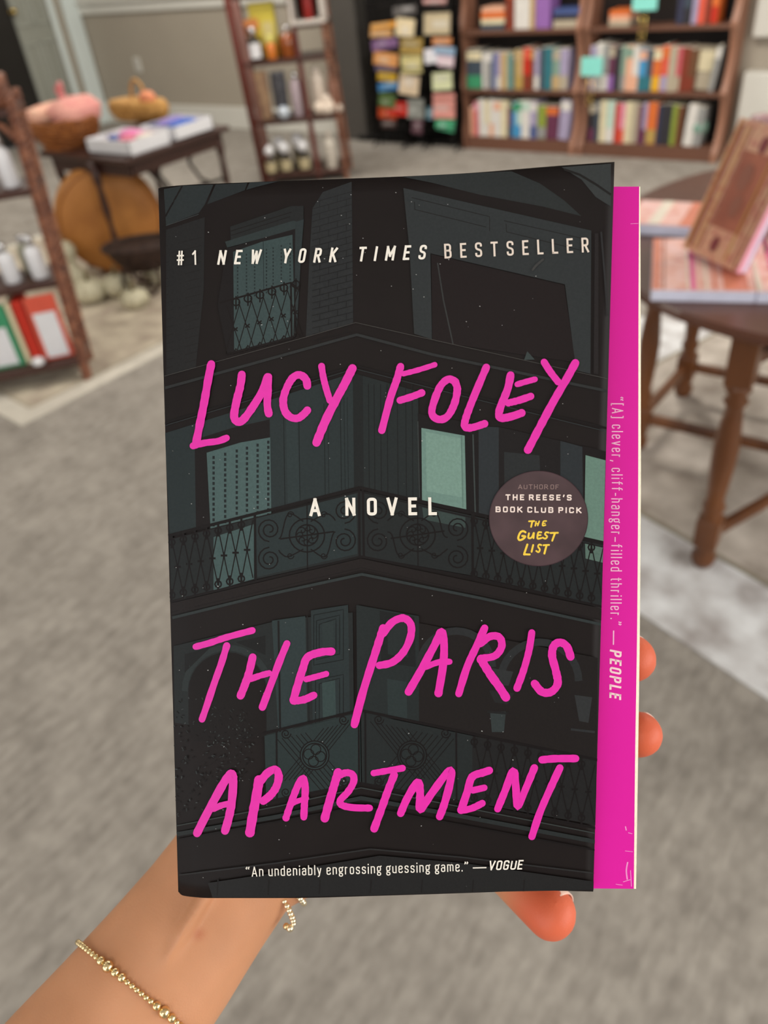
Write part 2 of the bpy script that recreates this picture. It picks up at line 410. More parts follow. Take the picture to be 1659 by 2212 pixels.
PAL = dict(white=(222, 218, 212), cream=(226, 214, 178), slate=(66, 78, 90), grey=(150, 150, 148), blue=(70, 88, 140), lavender=(168, 158, 188), tan=(196, 166, 120),
    sage=(132, 160, 144), teal=(48, 116, 128), gold=(184, 154, 84), red=(196, 44, 24), brown=(110, 70, 44), rose=(206, 96, 106), pink=(228, 150, 170), purple=(150, 104, 176), plum=(104, 50, 78),
    green=(62, 150, 106), olive=(140, 156, 60), orange=(220, 112, 50), rust=(130, 54, 34), navy=(52, 54, 78), coral=(222, 92, 70), peach=(232, 176, 146), black=(48, 46, 52), yellow=(232, 176, 40), sky=(70, 150, 200), beige=(182, 170, 148), aqua=(130, 214, 204), mint=(190, 214, 200))
for k, v in PAL.items(): cm(k, v)
def bmat(n): return MATS['book cloth ' + n]
def book_mesh(cx, y0, z0, t, h, d, c1, c2=None, frac=.4, lean=0.0, c3=None):
    """upright book: spine toward -Y at y0, thickness t along X; c2 covers the lower frac of the spine"""
    b = MB(); L = Matrix.Rotation(lean, 3, 'Y')
    P0 = V(cx + (t / 2 if lean > 0 else -t / 2), y0, z0)
    def tf(p):
        q = L @ (Vector(p) - P0); return q + P0
    def bx(c, s, mi):
        n0 = len(b.v); b.box(c, s, mi=mi, bev=min(.002, t * .2) if mi == 0 else 0)
        for i in range(n0, len(b.v)): b.v[i] = tf(b.v[i])
    bx((cx, y0 + d / 2, z0 + h / 2), (t, d, h), 0)
    bx((cx, y0 + d / 2 + .002, z0 + h / 2 + .0012), (t - .005, d, h), 1)
    if c2: bx((cx, y0 + .004, z0 + h * frac / 2 + .004), (t * .96, .010, h * frac), 2)
    if c3: bx((cx, y0 + .004, z0 + h * (1 - .14) - .002), (t * .96, .010, h * .22), 3)
    return b, [bmat(c1), m_pages, bmat(c2 or c1), bmat(c3 or c1)]
SHELFNAME = {(0, 1): 'left bookcase middle shelf', (0, 0): 'left bookcase bottom shelf', (0, 2): 'left bookcase upper shelf',
             (1, 1): 'right bookcase middle shelf', (1, 0): 'right bookcase bottom shelf', (1, 2): 'right bookcase upper shelf'}
ROWS = {
 (0, 1): [('slate', 34, .255, 'green', 'cream'), ('white', 7, .235, None, None), ('grey', 15, .24, None, 'white'), ('blue', 9, .23, None, None), ('lavender', 9, .235, 'white', None), ('tan', 13, .235, None, None), ('sage', 9, .225, None, None),
          ('teal', 6, .21, None, None), ('gold', 8, .24, None, 'tan'), ('tan', 10, .24, 'gold', None), ('red', 16, .265, 'rust', 'coral'), ('brown', 8, .255, None, 'gold'), ('lavender', 10, .25, 'white', None), ('slate', 10, .255, None, None), ('teal', 15, .26, None, None),
          ('sage', 15, .25, 'tan', 'beige'), ('lavender', 16, .255, 'beige', None)],
 (0, 0): [('peach', 7, .20, None, None), ('rose', 10, .235, None, 'pink'), ('white', 12, .25, None, None), ('cream', 9, .245, 'white', None), ('white', 9, .25, 'peach', None), ('white', 14, .245, None, 'peach'), ('cream', 12, .24, None, None), ('plum', 8, .21, 'navy', None),
          ('sky', 10, .24, None, 'green'), ('mint', 9, .245, 'sky', 'green'), ('white', 16, .25, None, 'mint'), ('lavender', 13, .245, 'blue', 'white'), ('olive', 16, .22, 'grey', None), ('plum', 22, .22, 'plum', 'orange'), ('lavender', 18, .255, None, 'white')],
 (1, 1): [('lavender', 11, .265, None, None), ('white', 10, .275, None, None), ('grey', 11, .27, 'white', None), ('plum', 10, .265, 'purple', 'beige'), ('black', 9, .25, None, None), ('sage', 9, .265, 'grey', None), ('peach', 11, .26, None, 'sage'), ('white', 10, .26, 'peach', None),
          ('sky', 12, .25, 'teal', 'peach'), ('slate', 10, .24, 'teal', None), ('orange', 13, .25, 'yellow', 'cream'), ('coral', 11, .255, 'lavender', 'orange'), ('beige', 12, .25, None, None), ('rose', 7, .245, 'beige', None), ('rust', 11, .245, None, None), ('brown', 10, .24, 'rust', None)],
 (1, 0): [('black', 11, .24, 'plum', 'beige'), ('slate', 10, .26, None, 'grey'), ('cream', 12, .265, None, None), ('mint', 16, .26, 'white', None), ('red', 10, .25, None, None), ('pink', 10, .25, 'coral', None), ('cream', 12, .255, None, None), ('beige', 12, .25, None, None), ('plum', 8, .24, None, None),
          ('lavender', 8, .26, 'plum', None), ('orange', 18, .255, 'gold', None), ('navy', 9, .24, None, None), ('black', 18, .25, None, None), ('olive', 9, .245, None, None), ('brown', 11, .245, None, None), ('white', 17, .255, None, None), ('grey', 13, .24, None, None)],
}
ORDN = ['first', 'second', 'third', 'fourth', 'fifth', 'sixth', 'seventh', 'eighth', 'ninth', 'tenth', 'eleventh', 'twelfth', 'thirteenth', 'fourteenth', 'fifteenth', 'sixteenth', 'seventeenth']
used_labels = set()
def book_label(row, i, where):
    c = row[i][0]; n = len(row)
    same = [j for j in range(n) if row[j][0] == c]
    desc = c + (' and ' + row[i][3] if row[i][3] and row[i][3] != c else '') + ' book'
    twin = [j for j in range(n) if row[j][0] == c and row[j][3] == row[i][3]]
    if len(same) == 1: t = f'upright {desc}, only {c} one, {where}'
    elif len(twin) == 1: t = f'upright {desc} on the {where}'
    elif 0 < i < n - 1: t = f'{c} book between {row[i-1][0]} and {row[i+1][0]} ones, {where}'
    else: t = f'{desc} at the {"left" if i == 0 else "right"} end of the {where}'
    if t in used_labels: t = f'{c} book, {ORDN[i]} from the left end, {where}'
    used_labels.add(t); return t
CELLPX = {0: (1018, 1248), 1: (1262, 1492)}
for (ci, si), row in ROWS.items():
    x0, x1 = CASES[ci]; z = SH[si]; x = x0 + .045 + (0.0 if si == 1 else .02)
    tot = sum(r_[1] for r_ in row); avail = (x1 - x0 - .09) if ci == 0 else (x1 - x0 - .09) * (.80 if si == 1 else .87)
    if ci == 0: avail -= .045
    for i, (c1, wpx, h, c2, c3) in enumerate(row):
        t = wpx / tot * avail
        lean = 0.0
        if (ci, si) == (0, 0) and i == len(row) - 1: lean = .07; 
        if (ci, si) == (1, 0) and i >= 15: lean = .06
        cx = x + t / 2
        b, ms = book_mesh(cx, CF + .02 + random.uniform(0, .012), z + .001, t - .0015, h * random.uniform(.97, 1.02), .15, c1, c2, .34, lean, c3)
        if lean: 
            mn = min(p.z for p in b.v); dx = .012 if (ci, si) == (1, 0) else 0
            for p in b.v: p.z += z + .001 - mn; p.x += dx
        tag(b.build('book', ms), book_label(row, i, SHELFNAME[(ci, si)]), 'book', 'books on the ' + SHELFNAME[(ci, si)])
        x += t
# upper shelves: uprights and flat stacks
def upright(ci, si, px0, px1, h, c1, c2=None, c3=None, label='', lean=0.0, depth=.15):
    z = SH[si]; a = aty((px0), 60, CF).x; c = aty((px1), 60, CF).x
    b, ms = book_mesh((a + c) / 2, CF + .022, z + .001, c - a, h, depth, c1, c2, .34, lean, c3)
    mn = min(p.z for p in b.v)
    for p in b.v: p.z += z + .001 - mn
    return tag(b.build('book', ms), label, 'book', 'books on the ' + SHELFNAME[(ci, si)])
def flat_book(xa, xb, z, t, c1, label, group, dy=0.0):
    b = MB(); b.box(((xa + xb) / 2, CF + .10 + dy, z + t / 2), (xb - xa, .15, t - .001), bev=.002); b.box(((xa + xb) / 2, CF + .10 + dy - .002, z + t / 2), (xb - xa - .006, .15, t - .008), mi=1)
    b.box(((xa + xb) / 2, CF + .10 + dy - .0765, z + t / 2), (xb - xa, .004, t - .001))
    return tag(b.build('book', [bmat(c1), m_pages]), label, 'book', group)
g = 'books lying flat on the upper shelf of the left bookcase'
xa, xb = aty(1036, 60, CF).x, aty(1086, 60, CF).x; z = SH[2] + .001
for c, t, lb in (('slate', .035, 'slate book at the bottom of the flat pile, left bookcase upper shelf'), ('cream', .032, 'thick cream book lying above the slate one in the flat pile'), ('orange', .04, 'orange book lying above the cream one in the flat pile'), ('peach', .03, 'peach book topmost of the flat pile beside the rust-red spine')):
    flat_book(xa + random.uniform(0, .01), xb + random.uniform(-.008, .006), z, t, c, lb, g); z += t
upright(0, 2, 1089, 1106, .25, 'rust', None, 'orange', label='rust red upright book right beside the flat pile of books')
upright(0, 2, 1108, 1140, .26, 'white', label='wide white book standing between rust and tan ones, upper shelf')
upright(0, 2, 1141, 1151, .22, 'tan', label='slim tan book squeezed between the white and purple ones')
upright(0, 2, 1153, 1184, .26, 'purple', label='wide purple book on the upper shelf of the left bookcase')
xa, xb = aty(1192, 60, CF).x, aty(1246, 60, CF).x; z = SH[2] + .02
z = SH[2] + .001
for c, t, lb in (('beige', .045, 'beige book lowest in the small flat pile beside the purple book'), ('black', .03, 'black book in the small flat pile beside the purple book'), ('blue', .035, 'blue book topmost in the small flat pile beside the purple book')):
    flat_book(xa, xb, z, t, c, lb, g); z += t
xa, xb = aty(1312, 60, CF).x, aty(1356, 60, CF).x; z = SH[2] + .001
for c, t, lb in (('beige', .03, 'beige book lowest in the low pile left of the aqua sign'), ('peach', .03, 'peach book on the beige one left of the aqua sign'), ('orange', .03, 'orange book topmost of the low pile left of the aqua sign')):
    flat_book(xa, xb, z, t, c, lb, 'books lying flat on the upper shelf of the right bookcase'); z += t
for a, c, h, c1, c2, lb in ((1456, 1470, .25, 'navy', None, 'navy book leftmost of the upright group, right bookcase upper shelf'), (1471, 1484, .24, 'slate', 'black', 'slate book beside the navy one, right bookcase upper shelf'),
        (1488, 1500, .25, 'lavender', None, 'lavender book between slate and coral ones on the upper shelf'), (1501, 1516, .25, 'coral', None, 'coral book on the upper shelf of the right bookcase'),
        (1517, 1528, .23, 'rust', None, 'dark rust book between coral and orange-red ones, upper shelf'), (1529, 1544, .25, 'orange', 'red', 'orange red book near the right end of the upper shelf')):
    upright(1, 2, a, c, h, c1, c2, label=lb)
# face-out books leaning at the right end of the middle shelf
xa, xb = aty(1490, 130, CF).x, aty(1524, 130, CF).x
b = MB(); b.box(((xa + xb) / 2, CF + .10, SH[1] + .127), (.165, .022, .245), w=V(.06, .16, 1), u=V(1, 0, -.06), bev=.003); 
b.box(((xa + xb) / 2 + .004, CF + .0885, SH[1] + .165), (.14, .003, .11), w=V(.06, .16, 1), u=V(1, 0, -.06), mi=1)
mn = min(p.z for p in b.v)
for p in b.v: p.z += SH[1] + .001 - mn
tag(b.build('book', [bmat('beige'), bmat('cream')]), 'cream covered book shown face out at the middle shelf right end', 'book')
b, ms = book_mesh(xb + .045, CF + .03, SH[1] + .001, .03, .25, .13, 'grey', None, .3, .10, 'white')
mn = min(p.z for p in b.v)
for p in b.v: p.z += SH[1] + .001 - mn
tag(b.build('book', ms), 'pale grey book leaning against the right side panel, middle shelf', 'book')
# green glass ornament on the bottom right shelf
c = aty(1508, 290, CF + .07)
b = MB(); b.lathe(V(c.x, CF + .07, SH[0] + .001), [(.022, 0), (.026, .01), (.016, .03), (.03, .055), (.052, .09), (.055, .12), (.042, .15), (.02, .17), (.012, .18), (.014, .188), (.002, .19)], n=24)
tag(b.build('vase', mat('sea green glaze', (130, 166, 150), .25, var=.15, scale=15)), 'sea green rounded vase at the right end of the bottom shelf', 'vase')
# aqua shelf signs with brass stands
def shelf_sign(px0, px1, py0, py1, si, label):
    y = CF - .035; p0 = aty(px0, py1, y); p1 = aty(px1, py0, y)
    cx = (p0.x + p1.x) / 2; zt = SH[si]
    r = thing('shelf_sign', label, 'sign', V(cx, y, zt))
    b = MB(); b.box((cx, y, (p0.z + p1.z) / 2), (p1.x - p0.x, .006, p1.z - p0.z), bev=.002); b.build('card', mat('aqua card', (138, 222, 210), .6, var=.05), r)
    b = MB(); k = .018
    b.tube([(cx - k, y, p0.z + .01), (cx - k, y, zt - .06), (cx - k * .6, y - .004, zt - .075), (cx + k * .6, y - .004, zt - .075), (cx + k, y, zt - .06), (cx + k, y, p0.z + .01)], .0026, 8)
    ring = [(cx + .018 * math.cos(t * math.pi / 8), y - .006, zt - .055 + .018 * math.sin(t * math.pi / 8)) for t in range(16)]
    b.tube(ring, .003, 8, close=True)
    b.box((cx, y + .022, zt + .003), (.03, .05, .003)); b.build('clip_stand', m_brass, r)
shelf_sign(1365, 1422, -14, 24, 2, 'aqua card sign on a brass clip at the upper shelf')
shelf_sign(1254, 1303, 123, 164, 1, 'aqua card sign on a brass clip at the middle shelf divider')

# ------------------------------------------------------------------ black display unit and card racks
xL, xR = -4.54, -3.40
m_blk = mat('matt black board', (26, 24, 23), 0.7, var=.2, scale=5, spec=.2)
m_dkgrey = mat('charcoal pilaster paint', (78, 74, 70), 0.6, var=.08, scale=5)
r = thing('display_alcove', 'black backed display unit with charcoal side post behind the card racks', 'display unit', V((xL + xR) / 2, 5.72, 0))
b = MB(); b.box(((xL + xR) / 2 + .05, 5.785, 1.0), (xR - xL - .14, .02, 2.0)); b.build('back_panel', m_blk, r)
b = MB(); b.box((xL + .14, 5.71, 1.0), (.26, .16, 2.0), bev=.008); b.build('side_post', m_dkgrey, r)
b = MB(); b.box((xR - .02, 5.70, 1.0), (.05, .18, 2.0), bev=.006); b.build('side_post', m_blk, r)
b = MB(); b.box(((xL + xR) / 2 + .08, 5.70, .02), (xR - xL - .22, .17, .04), bev=.004); b.build('plinth', m_blk, r)
m_rack = mat('black iron wire', (30, 26, 25), .4, .6, var=.2)
RACKY = 5.50
def rack(px0, px1, label):
    a = aty(px0, 200, RACKY).x; c = aty(px1, 200, RACKY).x
    r = thing('card_rack', label, 'rack', V((a + c) / 2, RACKY + .04, 0))
    for x in (a, c):
        b = MB(); b.tube([(x, RACKY + .05, 0), (x, RACKY + .05, 1.6)], .009); b.build('upright_rod', m_rack, r)
    b = MB()
    for k in range(7):
        z = .16 + k * .2
        b.tube([(a, RACKY + .05, z), (a, RACKY - .03, z), (c, RACKY - .03, z), (c, RACKY + .05, z)], .004)
        b.tube([(a, RACKY + .05, z + .08), (c, RACKY + .05, z + .08)], .004)
    b.build('wire_pocket', m_rack, r)
    b = MB()
    for x in (a, c): b.tube([(x, RACKY + .13, .012), (x, RACKY + .05, .05), (x, RACKY - .06, .012)], .008)
    b.build('foot', m_rack, r)
rack(806, 874, 'black wire card rack beside the charcoal post, leftmost of three')
rack(870, 916, 'black wire card rack holding pale gold cards, middle of three')
rack(916, 988, 'black wire card rack nearest the bookcase, rightmost of three')
def C(x): return 780 + x / 6.91
CARDS = [
 (1, 'orange', (140, 330, 530, 430), (226, 156, 60), 'orange card'), (1, 'peach', (130, 432, 470, 560), (206, 156, 100), 'peach card'), (1, 'mauve', (170, 575, 540, 735), (140, 104, 150), 'mauve card'),
 (1, 'tan orange', (200, 785, 540, 975), (216, 152, 92), 'tan orange card'), (1, 'grey violet', (215, 985, 530, 1065), (96, 82, 122), 'grey violet card'), (1, 'yellow', (255, 1080, 520, 1205), (204, 164, 44), 'yellow card'),
 (1, 'blue', (250, 1225, 560, 1350), (66, 126, 180), 'blue card'), (1, 'moss green', (280, 1400, 500, 1600), (92, 118, 66), 'moss green card'), (1, 'red', (400, 1530, 690, 1710), (200, 42, 30), 'red card'), (1, 'burnt orange', (270, 1610, 520, 1760), (186, 70, 30), 'burnt orange card'), (1, 'dark brown', (310, 1780, 520, 1900), (74, 54, 50), 'dark brown card'),
 (2, 'smoky grey', (470, 70, 830, 235), (110, 106, 104), 'smoky grey card'), (2, 'ivory', (530, 270, 790, 550), (226, 208, 170), 'ivory card'), (2, 'old gold', (590, 570, 920, 800), (168, 140, 74), 'old gold card'), (2, 'pale gold', (600, 810, 910, 1100), (206, 194, 136), 'pale gold card'),
 (2, 'buff', (575, 1115, 860, 1410), (220, 198, 168), 'buff card'), (2, 'silver grey', (700, 1490, 930, 1760), (142, 144, 138), 'silver grey card'), (2, 'dusky plum', (760, 1775, 915, 1990), (104, 72, 82), 'dusky plum card'),
 (3, 'blush', (930, -30, 1270, 80), (206, 160, 156), 'blush card'), (3, 'sand', (945, 190, 1330, 510), (196, 180, 148), 'sand card'), (3, 'amber', (1065, 560, 1350, 675), (214, 140, 86), 'amber card'), (3, 'pale blue', (1100, 690, 1395, 820), (140, 168, 196), 'pale blue card'), (3, 'white', (950, 720, 1140, 950), (226, 224, 232), 'white card'),
 (3, 'pale pink', (1140, 830, 1390, 990), (222, 196, 206), 'pale pink card'), (3, 'pale lemon', (1075, 1085, 1350, 1340), (214, 218, 176), 'pale lemon card'), (3, 'salmon', (1080, 1400, 1400, 1760), (220, 150, 140), 'salmon card'), (3, 'sea blue', (980, 1600, 1085, 1780), (98, 132, 146), 'sea blue card'), (3, 'jade', (1120, 1765, 1390, 1935), (76, 168, 124), 'jade card')]
RN = {1: 'leftmost', 2: 'middle', 3: 'rightmost'}
for (rk, cn, (X0, Y0, X1, Y1), rgb, nm) in CARDS:
    y = RACKY + .012
    p0 = aty(C(X0), Y1 / 6.91, y); p1 = aty(C(X1), Y0 / 6.91, y)
    cc = (p0 + p1) / 2; wdt = abs(p1.x - p0.x); hh = abs(p1.z - p0.z)
    if cc.z - hh / 2 < .02: cc.z = .02 + hh / 2
    tw = random.uniform(-.13, .13); wv_ = V(tw, .12, 1).normalized(); uv_ = V(1, 0, -tw).normalized()
    b = MB(); b.box(cc, (wdt * random.uniform(.9, 1.02), .008, hh * random.uniform(.95, 1.08)), u=uv_, w=wv_, bev=.001)
    b.box(cc + V(random.uniform(-.15, .15) * wdt, -.0054, hh * random.uniform(-.2, .2)), (wdt * random.uniform(.35, .7), .002, hh * random.uniform(.25, .5)), u=uv_, w=wv_, mi=1)
    lt = tuple(min(255, int(v * .6 + 95)) for v in rgb)
    tag(b.build('greeting_card', [mat('card ' + cn, rgb, .5, var=.1, scale=25), mat('card print ' + cn, lt, .5, var=.2, scale=40)]), nm + ' slotted in the ' + RN[rk] + ' black wire rack', 'card', 'cards in the wire racks')

# ------------------------------------------------------------------ rattan / twisted-post shelf units
m_twist = mat('rust brown cane', (150, 98, 72), 0.5, scale=26, rgb2=(92, 52, 38))
m_redwood = mat('dark red stained wood', (92, 32, 20), 0.4, var=.3, scale=6, stretch=(1, 1, .2))
m_pinkwood = mat('worn mauve brown wood', (134, 92, 84), 0.5, var=.25, scale=12)
m_dkwood = mat('dark walnut board', (74, 46, 38), 0.45, var=.3, scale=6)
def twist_post(p0, p1, r, turns, name, parent, m, n=2):
    b = MB(); p0 = Vector(p0); p1 = Vector(p1); ax = (p1 - p0); L = ax.length; ax.normalize()
    u = ax.orthogonal().normalized(); w_ = ax.cross(u); N = int(turns * 12)
    for k in range(n):
        ph = 2 * math.pi * k / n
        pts = [p0 + ax * (L * i / N) + (u * math.cos(ph + 2 * math.pi * turns * i / N) + w_ * math.sin(ph + 2 * math.pi * turns * i / N)) * r * .55 for i in range(N + 1)]
        b.tube(pts, r * .62, 7)
    return b.build(name, m, parent)
def bottle(name, label, cat, base, r, h, mbody, mcap, mlabel=None, group=None, capf=.2, ball=False, face=None):
    base = Vector(base); t = thing(name, label, cat, base, group)
    hb = h * (1 - capf)
    b = MB(); b.lathe(base, [(r * .92, 0), (r, .006), (r, hb * .78), (r * .9, hb * .88), (r * .5, hb * .97), (r * .45, hb)], n=20); b.build('body', mbody, t)
    b = MB(); z = base + V(0, 0, hb)
    if ball: b.ball(z + V(0, 0, h * capf * .5), h * capf * .5, 14)
    else: b.lathe(z, [(r * .55, 0), (r * .58, .003), (r * .58, h * capf * .8), (r * .5, h * capf), (r * .05, h * capf + .001)], n=16)
    b.build('cap', mcap, t)
    if mlabel:
        b = MB(); f = face or (EYE - base); f = V(f.x, f.y, 0).normalized(); s = V(-f.y, f.x, 0); N = 8; vs = []
        for zz in (hb * .12, hb * .72):
            for i in range(N + 1):
                a = (i / N - .5) * 1.9; vs.append(base + f * math.cos(a) * (r + .0012) + s * math.sin(a) * (r + .0012) + V(0, 0, zz))
        b.add(vs, [(i, i + 1, N + 2 + i, N + 1 + i) for i in range(N)], smooth=True); b.build('label', mlabel, t)
    return t
m_wglaze = mat('white glossy plastic', (232, 232, 236), .25, var=.04, spec=.6)
m_silver = mat('brushed silver metal', (214, 214, 216), .25, 1.0, var=.1)
m_amber = mat('amber glass', (150, 76, 22), .12, var=.3, spec=.6)
m_dkglass = mat('dark olive glass', (40, 30, 14), .12, var=.2, spec=.6)
m_lblwhite = mat('white paper label', (232, 232, 236), .5, var=.05)
m_lblcream = mat('buff paper label', (190, 176, 140), .6, var=.1, scale=80)

Fp = V(-2.88, 1.64, 0); u1 = V(-.636, -.772, 0).normalized(); v1 = V(-.772, .636, 0).normalized()
lean1 = at(30, 250, 1.0) - V(0, 0, 1.0) - Fp
def E1(s, d, z): return Fp + u1 * s + v1 * d + lean1 * z + V(0, 0, z)
W1, D1, Z1 = .62, .20, [.10, .42, .76, 1.03]
r = thing('shelf_unit', 'rust brown twisted-cane shelf unit standing on the cream rug at left edge', 'shelf unit', E1(W1 / 2, D1 / 2, 0))
for (s, d) in ((0, 0), (W1, 0), (0, D1), (W1, D1)):
    twist_post(E1(s, d, 0), E1(s, d, 1.06), .020, 20, 'post', r, m_twist)
for z in Z1:
    b = MB(); b.box(E1(W1 / 2, D1 / 2, z - .016), (W1 + .03, D1 + .03, .028), u=u1, v=v1, w=V(0, 0, 1), bev=.004); b.build('shelf', m_dkwood, r)
b = MB()
for z in (.90,):
    b.tube([E1(0, 0, z), E1(.05, 0, z + .07), E1(0.12, 0, z + .10), E1(.19, 0, z + .07), E1(.2, 0, z + .01), E1(.15, 0, z - .01)], .012)
b.build('scroll_bracket', m_twist, r)
def shelf_book(s0, s1, d0, d1, z, h, c1, lbl, label):
    c = E1((s0 + s1) / 2, (d0 + d1) / 2, z); t = thing('book', label, 'book', c, 'large books on the bottom of the twisted-post shelf')
    cc = c + V(0, 0, h / 2)
    b = MB(); b.box(cc, (s1 - s0, d1 - d0, h), u=u1, v=v1, w=V(0, 0, 1), bev=.003); b.build('cover', bmat(c1), t)
    if lbl:
        b = MB(); b.box(c - v1 * ((d1 - d0) / 2 + .0012) + V(0, 0, h * lbl[1]) + u1 * lbl[2], ((s1 - s0) * .74, .002, h * lbl[0]), u=u1, v=v1, w=V(0, 0, 1)); b.build('label_panel', m_lblwhite, t)
shelf_book(.030, .150, .03, .06, Z1[0], .27, 'redbright' if 0 else 'coral', (.72, .40, 0), 'coral red book with a big white label beside the twisted post')
shelf_book(.158, .200, .03, .17, Z1[0], .265, 'red', None, 'narrow red book between the white-labelled coral and cream ones')
shelf_book(.206, .226, .03, .17, Z1[0], .26, 'cream', None, 'slim cream book between red and green books')
shelf_book(.232, .40, .03, .065, Z1[0], .26, 'green', (.62, .36, 0), 'green book with a white panel at the bottom left edge')
b = MB(); q = E1(.175, .005, Z1[0]); b.lathe(q, [(.018, 0), (.026, .006), (.028, .018), (.016, .03), (.002, .034)], n=16)
tag(b.build('soap_dish', m_wglaze), 'small white rounded dish in front of the narrow red book', 'dish')
for (s, z, h, lb) in ((.075, Z1[1], .17, 'white bottle with silver cap nearest the twisted post, second shelf'), (.185, Z1[1], .16, 'white bottle with silver cap at photo left edge, second shelf'), (.085, Z1[2], .19, 'white bottle with silver cap on the third shelf, above the other two')):
    bottle('bottle', lb, 'bottle', E1(s, .05, z), .033, h, m_wglaze, m_silver, None, 'white bottles on the twisted-post shelf', .22)
bottle('bottle', 'clear pale bottle standing behind the two white bottles, second shelf', 'bottle', E1(.12, .15, Z1[1]), .03, .15, mat('pale grey glass', (190, 190, 170), .15), m_silver)
# top shelf: woven plait ball
b = MB(); q = E1(.10, .08, Z1[3])
for k in range(5): b.tube([q + V(.09 * math.cos(t * .4 + k), .09 * math.sin(t * .4 + k), .05 + .045 * math.sin(t * .8 + k * 1.3)) for t in range(16)], .014, 7, close=True)
tag(b.build('wicker_wreath', m_twist), 'plaited brown wicker wreath on top of the twisted-post shelf', 'wreath')

# second unit: red-brown posts
A2 = at(575, 402); u2 = V(.85, .53, 0).normalized(); v2 = V(-.53, .85, 0).normalized()
lean2 = at(502, 54, 1.0) - V(0, 0, 1.0) - A2
def E2(s, d, z): return A2 + u2 * s + v2 * d + lean2 * z + V(0, 0, z)
W2, D2, Z2 = .60, .30, [.075, .42, .78, 1.16]
r = thing('shelf_unit', 'dark red wooden shelf unit with turned cane posts above the held book', 'shelf unit', E2(W2 / 2, D2 / 2, 0))
b = MB(); b.tube([E2(0, 0, 0), E2(0, 0, 1.6)], .026, 12); b.build('post', m_redwood, r)
b = MB(); b.tube([E2(.048, 0.01, 0), E2(.048, 0.01, 1.6)], .02, 10); b.build('inner_post', m_pinkwood, r)
b = MB(); b.box(E2(.40, .012, .75), (.035, .03, 1.46), u=u2, v=v2, w=(lean2 + V(0, 0, 1)), bev=.004); b.build('divider_post', m_redwood, r)
twist_post(E2(W2, 0, 0), E2(W2, 0, 1.6), .016, 28, 'post', r, m_twist)
twist_post(E2(0, D2, 0), E2(0, D2, 1.6), .016, 28, 'post', r, m_twist)
twist_post(E2(W2, D2, 0), E2(W2, D2, 1.6), .016, 28, 'post', r, m_twist)
for z in Z2:
    b = MB(); b.box(E2(W2 / 2, D2 / 2, z - .015), (W2 + .02, D2 + .02, .028), u=u2, v=v2, w=V(0, 0, 1), bev=.004); b.build('shelf', m_dkwood, r)
b = MB(); b.box(E2(.52, D2 / 2, .95), (.20, D2, .02), u=u2, v=v2, w=V(0, 0, 1), bev=.003); b.build('upper_step', m_dkwood, r)
m_yel = mat('lemon yellow card', (232, 214, 84), .5, var=.1, scale=12); m_orng = mat('soft orange tissue', (232, 150, 92), .7, var=.15, scale=20)
q = E2(.17, .16, Z2[2]); t = thing('gift_box', 'tall lemon yellow box behind the silver-capped amber bottle', 'box', q)
b = MB(); b.box(q + V(0, 0, .16), (.17, .07, .32), u=u2, v=v2, w=V(0, 0, 1), bev=.004); b.build('carton', m_yel, t)
b = MB(); b.box(q + V(0, 0, .12) - v2 * .0365 + u2 * .03, (.07, .002, .18), u=u2, v=v2, w=V(0, 0, 1)); b.build('printed_panel', mat('pale yellow print', (236, 222, 150), .5), t)
b = MB(); q = E2(.085, .12, Z2[2]); 
b.lathe(q, [(.035, 0), (.04, .02), (.03, .14), (.034, .15)], n=14)
for k in range(9):
    a = k * 2.4; b.ball(q + V(.03 * math.cos(a), .03 * math.sin(a), .19 + .02 * math.sin(k)), .032, 8)
tag(b.build('flower_bunch', m_orng), 'soft orange ruffled bunch beside the dark red post', 'decoration')
bottle('bottle', 'dark bottle with silver cap and bright white label, upper shelf', 'bottle', E2(.105, .05, Z2[2]), .045, .20, m_dkglass, m_silver, m_lblwhite, None, .27, True)
bottle('jar', 'amber jar with shiny silver lid right of the yellow box', 'jar', E2(.33, .06, Z2[2]), .055, .19, m_amber, m_silver, None, None, .25, True)
bottle('candle_jar', 'small orange glass jar with yellow lid in front of the yellow box', 'jar', E2(.215, .045, Z2[2]), .035, .14, mat('orange glass', (214, 124, 50), .15), mat('pale yellow lid', (230, 222, 120), .3), None, None, .3)
# white lantern with red candle
q = E2(.50, .08, .96); t = thing('lantern', 'white framed lantern holding a dark red candle', 'lantern', q)
b = MB()
for s in (-.10, .10):
    for d in (-.08, .08): b.box(q + u2 * s + v2 * d + V(0, 0, .15), (.026, .026, .30), u=u2, v=v2, w=V(0, 0, 1), bev=.003)
for z in (.012, .30):
    b.box(q + V(0, 0, z), (.235, .195, .024), u=u2, v=v2, w=V(0, 0, 1), bev=.004)
b.build('frame', mat('weathered white paint', (208, 200, 192), .5, var=.15, scale=15), t)
b = MB(); b.lathe(q + V(0, 0, .024), [(.036, 0), (.038, .004), (.038, .15), (.034, .156), (.01, .152)], n=18); b.build('candle', mat('dark red wax', (150, 34, 30), .4), t)
b = MB(); b.box(q + v2 * .087 + V(0, 0, .155), (.18, .004, .26), u=u2, v=v2, w=V(0, 0, 1)); b.build('back_pane', m_blk, t)
